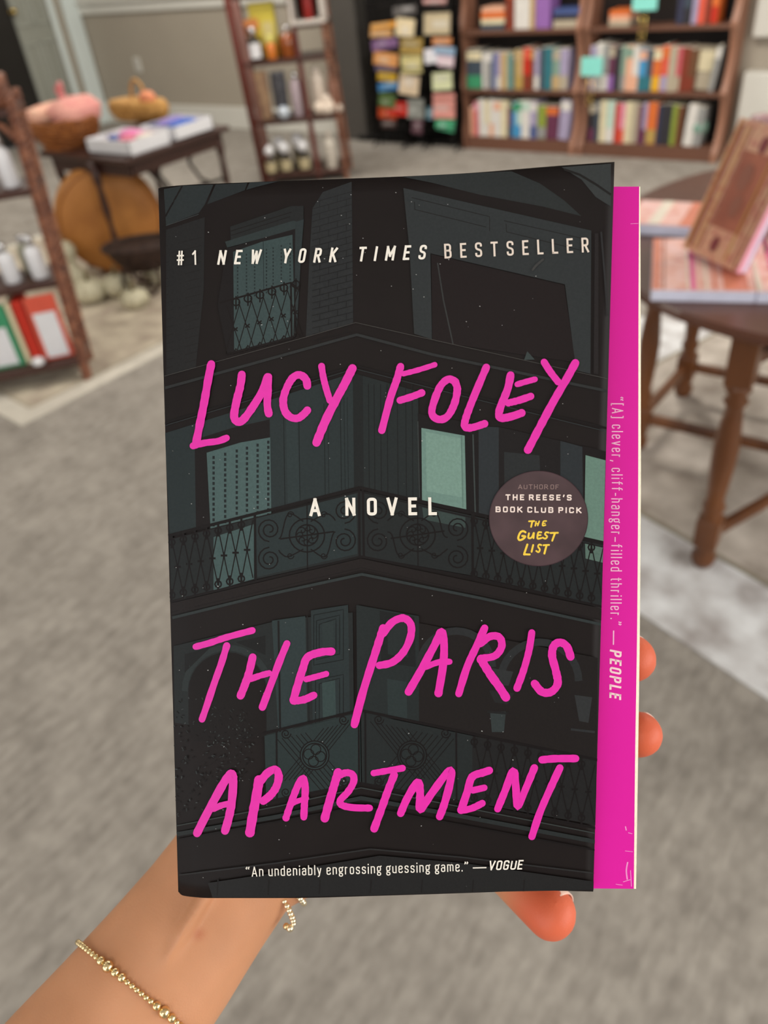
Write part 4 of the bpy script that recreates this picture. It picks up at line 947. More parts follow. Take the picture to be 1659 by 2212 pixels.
# page block
XR1 = hermite([(403, 1380.5), (700, 1379), (1000, 1378.5), (1320, 1376.5), (1660, 1371.5), (1920, 1369)])
XR2 = hermite([(403, 1383.0), (700, 1384), (1000, 1384.5), (1320, 1382.5), (1660, 1378), (1920, 1374)])
b = MB(); N = 30; vs = []
for i in range(N + 1):
    y = 403 + (1920 - 403) * i / N; yl_ = 405 + (1912 - 405) * i / N; x0 = 345 + (385 - 345) * i / N + 3
    fr = onplane(XR1(y), y, -.0002); mid = onplane(XR2(y), y, -.0030); bk = onplane(XR2(y), y, -.0030) - NB * (BT - .003)
    fl = onplane(x0, yl_, -.0002); bl = fl - NB * (BT - .0002)
    vs += [fl, fr, mid, bk, bl]
fs = [[i * 5 + k, i * 5 + (k + 1) % 5, (i + 1) * 5 + (k + 1) % 5, (i + 1) * 5 + k] for i in range(N) for k in range(5)]
fs += [[4, 3, 2, 1, 0], [N * 5 + k for k in range(5)]]
b.add(vs, fs); pb = b.build('page_block', m_paper, book)
# magenta first page
b = MB(); vs = []
for i in range(N + 1):
    y = 403 + (1920 - 403) * i / N; yl_ = 405 + (1912 - 405) * i / N; x0 = 345 + (385 - 345) * i / N + 4
    vs += [onplane(x0, yl_, .00015), onplane(XR1(y) + .2, y, .00015), onplane(XR1(y) + .2, y, -.00005), onplane(x0, yl_, -.00005)]
fs = [[i * 4 + k, i * 4 + (k + 1) % 4, (i + 1) * 4 + (k + 1) % 4, (i + 1) * 4 + k] for i in range(N) for k in range(4)] + [[3, 2, 1, 0], [N * 4 + k for k in range(4)]]
b.add(vs, fs); mpage = b.build('inner_page', m_magenta, book); lab(mpage, 'hot magenta first page showing beside the short cover')
# front cover shell
b = MB(); S, T = 64, 48; front = []; back = []
for j in range(T + 1):
    t = j / T
    for i in range(S + 1):
        s = (i / S) ** 1.5
        xt = 342 + (1327.5 - 342) * s; xb = 385 + (1281.5 - 385) * s
        px = xt * (1 - t) + xb * t; py = YT(xt) * (1 - t) + YB(xb) * t
        front.append(CV(px, py)); back.append(CV(px, py, -.00032))
nF = len(front); W_ = S + 1
def gi(i, j, o=0): return j * W_ + i + o
fs, mi = [], []
b.v = front + back
def addf(f, m_): b.f.append(list(f)); b.m.append(m_); b.sm.append(m_ != 2)
for j in range(T):
    for i in range(S):
        addf((gi(i, j), gi(i, j + 1), gi(i + 1, j + 1), gi(i + 1, j)), 0); addf((gi(i, j, nF), gi(i + 1, j, nF), gi(i + 1, j + 1, nF), gi(i, j + 1, nF)), 1)
for i in range(S): addf((gi(i, 0), gi(i + 1, 0), gi(i + 1, 0, nF), gi(i, 0, nF)), 2); addf((gi(i, T), gi(i, T, nF), gi(i + 1, T, nF), gi(i + 1, T)), 2)
for j in range(T): addf((gi(S, j), gi(S, j + 1), gi(S, j + 1, nF), gi(S, j, nF)), 2); addf((gi(0, j), gi(0, j, nF), gi(0, j + 1, nF), gi(0, j + 1)), 2)
m_base = mat('front cover base ink', (28, 23, 23), .5, var=.12, scale=90, spec=.12)
cov = b.build('front_cover', [m_base, m_magenta, m_paperwhite], book)
# spine and back cover
b = MB(); vs = []
for j in range(T + 1):
    t = j / T; px = 342 * (1 - t) + 385 * t; py = 407 * (1 - t) + 1926 * t
    p0 = CV(px, py); p1 = p0 - NB * (BT + .003); ex = (Q1 - Q0).normalized()
    vs += [p0 + ex * .0004, p0 - NB * .002 - ex * .0002, p1 - ex * .0002, p1 + ex * .0008, p0 - NB * .002 + ex * .0006]
fs = [[j * 5 + k, j * 5 + (k + 1) % 5, (j + 1) * 5 + (k + 1) % 5, (j + 1) * 5 + k] for j in range(T) for k in range(5)]
b.add(vs, fs); b.build('spine', m_matteblack, book)
b = MB(); cs = [onplane(343, 404, 0), onplane(1381, 403, 0), onplane(1370, 1920, 0), onplane(386, 1914, 0)]
b.prism([p - NB * (BT + .0002) for p in cs], -NB * .0004); b.build('back_cover', m_matteblack, book)

# ---- ink helper: polygons and strokes laid on the cover or on the magenta page
class Ink:
    def __init__(s, surf, lift0=.00003, step=.000004): s.S = surf; s.l = lift0; s.st = step; s.mb = MB(); s.c = []; s.last = None; s.dim = False
    def put(s, pts, faces, rgb, bump=True):
        if s.dim and max(rgb) < 82: rgb = tuple(v * .9 for v in rgb)
        if bump and (s.last is None or s.last != rgb): s.l += s.st
        s.last = rgb; s.mb.add([s.S(p[0], p[1], s.l) for p in pts], faces); s.c += [L3(rgb)] * len(faces)
    def fill(s, poly, rgb, mx=26):
        tris = tessellate_polygon([[V(p[0], p[1], 0) for p in poly]]); P = [tuple(p) for p in poly]; out = []
        def sub(a, b_, c, d=0):
            L = [(math.dist(a, b_), 0), (math.dist(b_, c), 1), (math.dist(c, a), 2)]; m_, k = max(L)
            mnx = min(a[0], b_[0], c[0]); lim = 9 if mnx < 440 else 14 if mnx < 580 else mx
            if m_ < lim or d > 16: out.append((a, b_, c)); return
            if k == 0: q = ((a[0]+b_[0])/2, (a[1]+b_[1])/2); sub(a, q, c, d+1); sub(q, b_, c, d+1)
            elif k == 1: q = ((b_[0]+c[0])/2, (b_[1]+c[1])/2); sub(a, b_, q, d+1); sub(a, q, c, d+1)
            else: q = ((c[0]+a[0])/2, (c[1]+a[1])/2); sub(a, b_, q, d+1); sub(q, b_, c, d+1)
        for t in tris: sub(P[t[0]], P[t[1]], P[t[2]])
        pts = [p for t in out for p in t]; s.last = None; s.put(pts, [(3*i, 3*i+1, 3*i+2) for i in range(len(out))], rgb)
    def stroke(s, pts, w, rgb, cap=True, wob=0.0, seed=0, bump=True):
        if s.dim and rgb == (24, 20, 21): w *= 1.3
        P = []
        for a, b_ in zip(pts[:-1], pts[1:]):
            n = max(1, int(math.dist(a, b_) / 13)); P += [(a[0]+(b_[0]-a[0])*k/n, a[1]+(b_[1]-a[1])*k/n) for k in range(n)]
        P.append(tuple(pts[-1])); n = len(P); rnd = random.Random(seed)
        ws = [w / 2 * (1 + (rnd.uniform(-wob, wob) if wob else 0)) for _ in P]; L, R = [], []
        for i in range(n):
            a = P[max(i-1, 0)]; c = P[min(i+1, n-1)]; dx, dy = c[0]-a[0], c[1]-a[1]; q = math.hypot(dx, dy) or 1
            nx, ny = -dy/q, dx/q; L.append((P[i][0]+nx*ws[i], P[i][1]+ny*ws[i])); R.append((P[i][0]-nx*ws[i], P[i][1]-ny*ws[i]))
        vs = L + R; fs = [(i, i+1, n+i+1, n+i) for i in range(n-1)]
        s.put(vs, fs, rgb, bump)
        if cap and w > 3:
            for e, o in ((0, 1), (n-1, n-2)):
                c = P[e]; ang = math.atan2(P[e][1]-P[o][1], P[e][0]-P[o][0]); K = 6
                pt = [c] + [(c[0]+ws[e]*math.cos(ang+math.pi*(k/K-.5)), c[1]+ws[e]*math.sin(ang+math.pi*(k/K-.5))) for k in range(K+1)]
                s.put(pt, [(0, k+1, k+2) for k in range(K)], rgb)
    def build(s, name, parent, m=None): return s.mb.build(name, m or m_coverink, parent, colors=s.c, fix=False)
def smooth(pts, n=6):
    if len(pts) < 3: return pts
    P = [pts[0]] + list(pts) + [pts[-1]]; out = []
    for i in range(1, len(P) - 2):
        p0, p1, p2, p3 = P[i-1], P[i], P[i+1], P[i+2]
        for k in range(n):
            t = k / n; out.append(tuple(.5 * ((2*p1[a]) + (-p0[a]+p2[a])*t + (2*p0[a]-5*p1[a]+4*p2[a]-p3[a])*t*t + (-p0[a]+3*p1[a]-3*p2[a]+p3[a])*t**3) for a in (0, 1)))
    return out + [pts[-1]]

# ---- cover picture: dark corner of a stone building at night, balconies and lit windows
I = Ink(CVc); I.dim = True
DK = (27, 22, 22); DK2 = (38, 33, 32)
def c5(x, y): return (330 + x / 3.13, 340 + y / 3.13)
def c6(x, y): return (830 + x / 2.911, 340 + y / 2.911)
def cm1(x, y): return (340 + x / 3.19, 900 + y / 3.19)
def cm2(x, y): return (820 + x / 2.86, 900 + y / 2.86)
def cl1(x, y): return (350 + x / 3.253, 1300 + y / 3.253)
def cl2(x, y): return (740 + x / 2.5136, 1300 + y / 2.5136)
def ce1(x, y): return (360 + x / 3.318, 1600 + y / 3.318)
def ce2(x, y): return (820 + x / 2.86, 1600 + y / 2.86)
def F_(c, pts, rgb): I.fill([c(*p) for p in pts], rgb)
def S_(c, pts, w, rgb): I.stroke([c(*p) for p in pts], w, rgb, cap=False)
# roof
F_(c5, [(75, 215), (200, 192), (410, 185), (350, 322), (312, 375), (90, 460)], (45, 51, 53))
S_(c5, [(200, 192), (85, 400)], 3.5, DK)
F_(c5, [(425, 184), (640, 172), (622, 222), (368, 318)], (42, 47, 49)); F_(c5, [(655, 170), (850, 162), (700, 200), (632, 220)], (44, 50, 52))
S_(c5, [(90, 462), (310, 385)], 1.2, (66, 72, 74))
F_(c6, [(110, 122), (500, 102), (800, 88), (980, 165), (1130, 270), (1240, 370), (1000, 310), (600, 235), (300, 160)], (46, 50, 51))
F_(c6, [(1115, 62), (1425, 40), (1425, 310), (1330, 250), (1240, 140)], (58, 62, 63)); S_(c6, [(1130, 75), (1230, 110), (1330, 170), (1425, 235)], 5, (34, 32, 32))
# brick piers
F_(c5, [(90, 490), (352, 405), (345, 900), (292, 1418), (92, 1478)], (38, 38, 39))
for k in range(17):
    y = 560 + k * 55; S_(c5, [(92, y + 40), (335 - k * 2, y - 20)], 1.0, (30, 28, 28))
F_(c5, [(1080, 345), (1150, 235), (1345, 165), (1355, 1118), (1035, 1215), (1058, 700)], (45, 47, 49))
for k in range(23):
    y = 230 + k * 43
    S_(c5, [(1078, y + 78 - k * .6), (1352, y)], 1.0, (31, 30, 31))
    for q in range(2):
        x = 1130 + q * 120 + (k % 2) * 60; yy = y + (1352 - x) * .27
        S_(c5, [(x, yy), (x - 2, yy + 42)], .9, (33, 32, 33))
# upper left window
F_(c5, [(525, 470), (940, 330), (1020, 330), (1020, 430), (530, 590)], (39, 41, 42)); S_(c5, [(530, 500), (940, 372)], 1.4, DK); S_(c5, [(530, 530), (930, 402)], 1.2, DK)
F_(c5, [(490, 572), (950, 430), (985, 440), (985, 482), (505, 612)], (50, 59, 60))
F_(c5, [(500, 618), (980, 480), (965, 1215), (505, 1325), (440, 1000)], (30, 27, 28))
F_(c5, [(545, 640), (740, 572), (945, 525), (962, 1205), (552, 1310)], (62, 78, 79))
for x in (575, 635, 690, 770, 815, 870, 930):
    n = 13
    for k in range(n):
        y = 625 + (750 - x) * .25 + k * 24
        if y < 940: S_(c5, [(x, y), (x, y + 13)], 3.0, (41, 50, 51))
S_(c5, [(748, 570), (752, 900)], 1.4, (40, 48, 50))
F_(c5, [(965, 440), (1022, 420), (1005, 640), (975, 1160), (960, 900)], (48, 56, 58))
for i in range(6):
    x = 500 + i * 81; y0 = 1000 - i * 24; y1 = 1330 - i * 22
    S_(c5, [(x, y0), (x + 110, y1)], 2.0, DK); S_(c5, [(x + 90, y0 - 15), (x - 10, y1 + 5)], 2.0, DK)
    cx_, cy_ = x + 64, y0 - 20; I.stroke([c5(cx_ + 26 * math.cos(a * math.pi / 5), cy_ + 24 * math.sin(a * math.pi / 5)) for a in range(11)], 3.2, DK, cap=False); S_(c5, [(cx_, cy_ - 40), (cx_, cy_ + 50)], 3.2, DK)
    S_(c5, [(x + 45, (y0 + y1) / 2 - 14), (x + 75, (y0 + y1) / 2 + 10)], 3, DK); S_(c5, [(x + 75, (y0 + y1) / 2 - 14), (x + 45, (y0 + y1) / 2 + 10)], 3, DK)
    S_(c5, [(x + 40, y1 + 2), (x + 64, y1 - 35), (x + 85, y1 - 8)], 3.6, DK)
S_(c5, [(455, 985), (935, 848), (992, 900)], 4.0, DK); S_(c5, [(935, 850), (940, 1222)], 4.2, DK); S_(c5, [(965, 880), (955, 1215)], 2.2, DK); S_(c5, [(490, 1335), (950, 1222)], 3, DK)
# upper right dormer
F_(c6, [(120, 195), (1300, 462), (1295, 1362), (1205, 1340), (1135, 800), (290, 605), (300, 1145), (188, 1110), (160, 600)], (50, 54, 56))
for Q in ([(172, 255), (662, 375), (662, 465)], [(190, 282), (192, 330), (640, 440)], [(752, 400), (1280, 520)], [(765, 420), (768, 470), (1250, 590)]): S_(c6, Q, 1.6, (33, 31, 32))
F_(c6, [(296, 612), (1130, 806), (1200, 1290), (430, 1175), (302, 1148)], (32, 25, 26))
S_(c6, [(335, 665), (372, 900), (432, 1175)], 3.0, (56, 58, 58)); F_(c6, [(878, 1275), (898, 1220), (945, 1272)], (60, 70, 70))
S_(c6, [(1362, 470), (1405, 1000)], 4, (48, 48, 50)); F_(c6, [(1322, 480), (1345, 480), (1345, 1365), (1315, 1360)], (40, 36, 37))
# cornice lines
I.stroke([c5(80, 1480), c5(1040, 1215), c5(1372, 1118), c6(200, 1125), c6(1400, 1392)], 1.3, (74, 72, 70), cap=False)
I.stroke([c5(85, 1560), c5(1380, 1200), c6(300, 1240), c6(1400, 1470)], 6, (48, 50, 51), cap=False)
I.stroke([(352, 915), (767, 790), (1000, 850), (1310, 925)], 5, (25, 21, 22), cap=False); I.stroke([(352, 921), (767, 797), (1000, 856), (1308, 932)], 1.5, (52, 58, 60), cap=False)
# middle storey walls
I.fill([(357, 936), (560, 872), (762, 806), (765, 1055), (367, 1158)], (43, 52, 54))
I.fill([(421, 950), (500, 925), (583, 906), (586, 1100), (424, 1142)], (29, 25, 26)); I.fill([(447, 978), (520, 956), (584, 945), (588, 1225), (549, 1248), (462, 1272)], (70, 90, 90))
for x in (462, 487, 512, 534, 557, 580):
    for k in range(23):
        y = 985 - (x - 462) * .28 + k * 11.2
        if y < 1235: I.stroke([(x, y), (x, y + 6.5)], 5.0, (34, 40, 42), cap=False)
for x, w_ in ((613, 1.6), (645.6, 1.4), (700, 1.5), (708, 1), (735, 1.6), (743, 1.2), (750, 1)): I.stroke([(x, 900 - (x - 600) * .28), (x + 3, 1100 - (x - 600) * .25)], w_, (27, 32, 33), cap=False)
I.fill([(618, 905), (642, 898), (648, 1080), (622, 1088)], (47, 58, 60))
I.fill([(762, 806), (784, 812), (786, 1058), (765, 1052)], (31, 34, 35)); I.fill([(784, 812), (903, 846), (908, 1085), (786, 1056)], (37, 43, 44))
for x in (796, 808, 822, 836, 858, 876, 890): I.stroke([(x, 830), (x + 2, 1072)], 2, (27, 29, 30), cap=False)
# lit windows on the right face
F_(cm2, [(235, -20), (610, 50), (612, 610), (240, 520)], (27, 24, 25))
g0 = [(258, 70), (525, 118), (535, 572), (262, 515)]
F_(cm2, g0, (104, 132, 124)); F_(cm2, [(285, 95), (500, 135), (512, 500), (290, 460)], (114, 143, 133)); S_(cm2, [(505, 118), (514, 560)], 3, (92, 118, 110))
S_(cm2, [(576, 110), (590, 590)], 3, (62, 70, 70)); S_(cm2, [(236, 30), (246, 500)], 2, (60, 66, 66))
F_(cm2, [(610, 60), (735, 66), (735, 640), (612, 610)], (46, 51, 55)); F_(cm2, [(735, 64), (1115, 150), (1115, 640), (735, 640)], (31, 28, 29)); F_(cm2, [(768, 218), (985, 240), (1000, 560), (770, 560)], (43, 46, 48))
F_(cm2, [(1115, 150), (1255, 188), (1260, 760), (1115, 700)], (46, 51, 55)); F_(cm2, [(1250, 180), (1396, 215), (1385, 800), (1258, 765)], (28, 24, 25)); F_(cm2, [(1270, 238), (1393, 270), (1380, 768), (1262, 742)], (98, 126, 115))
# long balcony
I.fill([(367, 1165), (549, 1118), (777, 1060), (1010, 1112), (1303, 1178), (1300, 1308), (1020, 1243), (780, 1200), (547, 1252), (371, 1300)], (36, 40, 41))
I.fill([(462, 1160), (549, 1132), (549, 1250), (462, 1275)], (64, 83, 83)); I.fill([(553, 1120), (770, 1066), (772, 1196), (556, 1246)], (42, 52, 54)); I.fill([(1263, 1172), (1302, 1182), (1301, 1215), (1264, 1206)], (84, 106, 98))
I.fill([(912, 1096), (1005, 1117), (1005, 1140), (915, 1122)], (58, 72, 70))
LN = (24, 20, 21)
def rail_x(xa, xb, n, yt, yb):
    for i in range(n):
        x0 = xa + (xb - xa) * i / n; x1 = xa + (xb - xa) * (i + 1) / n; xm = (x0 + x1) / 2
        I.stroke([(x0, yt(x0) + 12), (x1, yb(x1) - 10)], 1.9, LN, cap=False); I.stroke([(x1, yt(x1) + 12), (x0, yb(x0) - 10)], 1.9, LN, cap=False)
        ym = (yt(xm) + yb(xm)) / 2; I.stroke([(xm - 7, ym), (xm + 7, ym)], 3.4, LN, cap=False); I.stroke([(xm, ym - 7), (xm, ym + 7)], 3.4, LN, cap=False)
        for yy, sg in ((yt(x0) + 16, 1), (yb(x0) - 14, -1)):
            I.stroke([(x0 + 7 * math.cos(a * math.pi / 4), yy + 7 * math.sin(a * math.pi / 4)) for a in range(9)], 2.8, LN, cap=False); I.stroke([(x0, yy - 13), (x0, yy + 13)], 3.4, LN, cap=False)
def lerpf(xa, ya, xb, yb_): return lambda x: ya + (yb_ - ya) * (x - xa) / (xb - xa)
tl, bl_ = lerpf(364, 1157, 777, 1053), lerpf(368, 1300, 780, 1203)
tr, br_ = lerpf(777, 1053, 1303, 1172), lerpf(780, 1203, 1300, 1310)
rail_x(372, 547, 7, tl, bl_); rail_x(1024, 1302, 11, tr, br_)
def spiral(cx_, cy_, r0, turns, a0, w_, sg=1, rgb=LN):
    n = int(turns * 14); I.stroke([(cx_ + (r0 * (1 - .8 * k / n)) * math.cos(a0 + sg * 2 * math.pi * turns * k / n), cy_ + (r0 * (1 - .8 * k / n)) * math.sin(a0 + sg * 2 * math.pi * turns * k / n)) for k in range(n + 1)], w_, rgb, cap=False)
def panel(xa, xb, yt, yb):
    xm = (xa + xb) / 2; ym = (yt(xm) + yb(xm)) / 2; L_ = xb - xa
    I.stroke([(xa, yt(xa)), (xa + 2, yb(xa))], 4, LN, cap=False); I.stroke([(xb, yt(xb)), (xb + 1, yb(xb))], 4, LN, cap=False); I.stroke([(xm, yt(xm)), (xm + 1, yb(xm))], 2, LN, cap=False)
    for rr in (38, 24): I.stroke([(xm + rr * math.cos(a * math.pi / 12), ym + rr * .95 * math.sin(a * math.pi / 12)) for a in range(25)], 2.4, LN, cap=False)
    for k in range(8):
        a = k * math.pi / 4; spiral(xm + 14 * math.cos(a), ym + 14 * math.sin(a), 8, 1.0, a, 1.8)
    I.stroke([(xm - 58, ym + 8), (xm + 58, ym - 8)], 2.6, LN, cap=False)
    for sx in (-1, 1):
        xc = xm + sx * L_ * .36; yt_, yb_ = yt(xc), yb(xc); yc = (yt_ + yb_) / 2
        for sy in (-1, 1):
            spiral(xc, yc + sy * 32, 26, 2.0, -sy * math.pi / 2, 2.4, sx * sy)
            I.stroke(smooth([(xc - sx * 20, yc + sy * 12), (xm + sx * 55, yc + sy * 20), (xm + sx * 40, ym + sy * 46), (xm + sx * 8, ym + sy * 30)]), 2.2, LN, cap=False)
            spiral(xm + sx * 36, ym + sy * 44, 8, 1.2, 0, 1.8, sy)
panel(551, 776, tl, bl_); panel(784, 1020, tr, br_)
I.stroke([(364, 1157), (777, 1053), (1060, 1117), (1303, 1172)], 5.0, LN, cap=False); I.stroke([(366, 1165), (777, 1062), (1060, 1127), (1303, 1182)], 1.6, LN, cap=False)
I.stroke([(368, 1299), (780, 1202), (1020, 1247), (1300, 1310)], 4, LN, cap=False)
I.fill([(369, 1303), (780, 1206), (1300, 1314), (1298, 1340), (782, 1230), (371, 1328)], (34, 29, 29)); I.stroke([(371, 1322), (780, 1226), (1298, 1338)], 1.2, (22, 19, 19), cap=False)
I.stroke([(373, 1334), (560, 1288), (782, 1240), (1040, 1292), (1297, 1348)], 6, (50, 57, 58), cap=False)
# lower storey
I.fill([(376, 1395), (600, 1340), (762, 1322), (765, 1560), (600, 1592), (378, 1560)], (38, 42, 43))
I.fill([(588, 1340), (660, 1330), (664, 1560), (602, 1585)], (48, 60, 62)); I.fill([(672, 1318), (752, 1306), (756, 1540), (676, 1562)], (43, 52, 54))
for x0, y0, x1, y1 in ((678, 1322, 742, 1430), (684, 1334, 734, 1418), (690, 1342, 726, 1408), (682, 1462, 742, 1560), (690, 1470, 734, 1556)): I.stroke([(x0, y0 + 6), (x1, y0 - 6), (x1, y1 - 6), (x0, y1 + 6), (x0, y0 + 6)], 1.8, (25, 28, 29), cap=False)
I.fill([(696, 1474), (724, 1468), (726, 1550), (698, 1556)], (56, 72, 72)); I.fill([(696, 1346), (720, 1341), (722, 1402), (698, 1408)], (46, 56, 57))
I.fill([(408 + 0, 1560)] + [(492 + 84 * math.cos(a), 1492 + 84 * math.sin(a)) for a in [math.pi + k * math.pi / 14 for k in range(15)]] + [(576, 1590), (420, 1600)], (27, 23, 23))
I.stroke([(492 + 92 * math.cos(math.pi + k * math.pi / 16), 1492 + 94 * math.sin(math.pi + k * math.pi / 16)) for k in range(17)], 13, (46, 53, 54), cap=False)
for pts in ([(400, 1412), (455, 1398), (400, 1452)], [(510, 1386), (574, 1372), (574, 1414)]): I.fill(pts, (30, 31, 32))
I.stroke([(602, 1340), (606, 1590)], 4, (26, 24, 25), cap=False); I.stroke([(664, 1330), (668, 1560)], 3, (30, 32, 33), cap=False)
# right of corner
I.fill([(770, 1306), (905, 1330), (908, 1560), (772, 1540)], (38, 44, 45)); I.fill([(820, 1318), (895, 1332), (898, 1440), (823, 1430)], (31, 33, 34)); I.fill([(836, 1336), (880, 1345), (882, 1420), (838, 1412)], (40, 46, 47)); I.fill([(836, 1465), (878, 1472), (880, 1556), (838, 1548)], (44, 54, 55))
I.fill([(905, 1345), (1290, 1420), (1288, 1650), (905, 1560)], (32, 28, 28))
for xc, yc, rr in ((985, 1440, 78), (1165, 1470, 84)):
    I.stroke([(xc + rr * math.cos(math.pi + k * math.pi / 16), yc + rr * 1.0 * math.sin(math.pi + k * math.pi / 16)) for k in range(17)], 16, (44, 46, 48), cap=False)
I.fill([(1050, 1440), (1108, 1450), (1098, 1480), (1068, 1478)], (48, 50, 52)); I.fill([(1056, 1490), (1110, 1496), (1096, 1520), (1068, 1516)], (38, 38, 39)); I.fill([(1058, 1536), (1092, 1536), (1088, 1580), (1062, 1580)], (52, 60, 61)); I.stroke([(1052, 1536), (1096, 1540)], 5, (34, 34, 35), cap=False)
I.fill([(1240, 1500), (1278, 1505), (1270, 1560), (1250, 1556)], (50, 52, 54)); I.stroke([(1232, 1574), (1284, 1580)], 5, (46, 48, 50), cap=False)
# foliage specks bottom left
rnd = random.Random(3)
for k in range(260):
    x = rnd.uniform(376, 440) if k % 3 == 0 else rnd.uniform(440, 545); y = rnd.uniform(1500, 1760) if k % 3 == 0 else rnd.uniform(1525, 1690)
    a = rnd.uniform(0, 3.14); l_ = rnd.uniform(2, 7); g_ = rnd.choice([(20, 17, 17), (52, 58, 58), (70, 76, 76), (26, 24, 24)])
    I.stroke([(x, y), (x + l_ * math.cos(a), y + l_ * math.sin(a))], rnd.uniform(1, 2.4), g_, cap=False, bump=False)
# lower railing
ltl, lbl = lerpf(570, 1585, 778, 1535), lerpf(575, 1730, 780, 1690); ltr, lbr = lerpf(780, 1535, 1290, 1640), lerpf(780, 1690, 1288, 1785)
I.fill([(572, 1588), (778, 1538), (780, 1690), (576, 1730)], (43, 54, 55)); I.fill([(780, 1538), (1020, 1588), (1020, 1732), (782, 1690)], (37, 42, 43)); I.fill([(1020, 1588), (1288, 1642), (1286, 1780), (1020, 1732)], (33, 33, 34))
for (xa, xb, yt, yb) in ((600, 760, ltl, lbl), (800, 980, ltr, lbr)):
    n = 16
    for i in range(-n, n * 2):
        x0 = xa + (xb - xa) * i / n
        for sg in (1, -1):
            pA = (x0, yt(x0) + 18); pB = (x0 + sg * 95, yb(x0) - 18)
            if min(pA[0], pB[0]) >= xa - 3 and max(pA[0], pB[0]) <= xb + 3: I.stroke([pA, pB], 1.3, LN, cap=False)
    xm = (xa + xb) / 2; ym = (yt(xm) + yb(xm)) / 2 - 4
    I.fill([(xm + 30 * math.cos(a * math.pi / 12), ym + 30 * math.sin(a * math.pi / 12)) for a in range(24)], (48, 62, 63) if xa < 700 else (38, 44, 45))
    for rr in (31, 26): I.stroke([(xm + rr * math.cos(a * math.pi / 12), ym + rr * math.sin(a * math.pi / 12)) for a in range(25)], 2.2, LN, cap=False)
    for k in range(4):
        a = k * math.pi / 2 + .2; I.stroke([(xm + 13 * math.cos(a) + 11 * math.cos(t * math.pi / 6), ym + 13 * math.sin(a) + 11 * math.sin(t * math.pi / 6)) for t in range(13)], 1.8, LN, cap=False)
    for x in (xa + 18, xb - 18): 
        for y in (yt(x) + 10, yb(x) - 12): spiral(x, y, 11, 1.6, 0, 2)
for x in (775, 789, 598, 985):
    f_t, f_b = (ltl, lbl) if x < 780 else (ltr, lbr); I.stroke([(x, f_t(x)), (x + 1, f_b(x))], 3, LN, cap=False)
rail_x(1024, 1284, 9, ltr, lbr)
I.stroke([(570, 1583), (778, 1533), (1040, 1588), (1290, 1640)], 4.5, LN, cap=False); I.stroke([(574, 1730), (780, 1690), (1288, 1787)], 4, LN, cap=False)
# lowest ledge and base
I.stroke([(382, 1782), (600, 1740), (780, 1700), (1000, 1742), (1285, 1798)], 2.2, (60, 66, 66), cap=False); I.stroke([(383, 1800), (600, 1762), (780, 1722), (1000, 1762), (1285, 1816)], 9, (42, 47, 48), cap=False)
I.stroke([(384, 1812), (780, 1740), (1284, 1834)], 3, (24, 20, 21), cap=False)
I.stroke([(388, 1888), (600, 1862), (800, 1832), (1000, 1850), (1282, 1884)], 3, (46, 46, 47), cap=False)
I.fill([(640, 1876), (820, 1846), (1000, 1862), (1282, 1902), (1281, 1920), (1065, 1924), (820, 1931), (600, 1936), (460, 1936), (450, 1905)], (36, 36, 37))
for k in range(7):
    x = 470 + k * 110; I.stroke([(x, 1932 - k * 1.5), (x + 2, 1898)], 3, (29, 27, 27), cap=False)
# dust specks
for k in range(170):
    x = rnd.uniform(372, 1270); y = rnd.uniform(400, 1915); q = rnd.uniform(.6, 1.3)
    if x < xl(y) + 15 or x > xr(y) - 10: continue
    g_ = rnd.randint(90, 190); I.stroke([(x - q, y), (x + q, y + rnd.uniform(-q, q))], q * 1.5, (g_, g_, g_), cap=False, bump=False)
I.stroke(smooth([(1150, 584), (1158, 574), (1172, 562)]), 5, (66, 66, 66))
pic = I.build('cover_picture', cov); lab(pic, 'dark night picture of a corner building with iron balconies')
BASE_LIFT = I.l

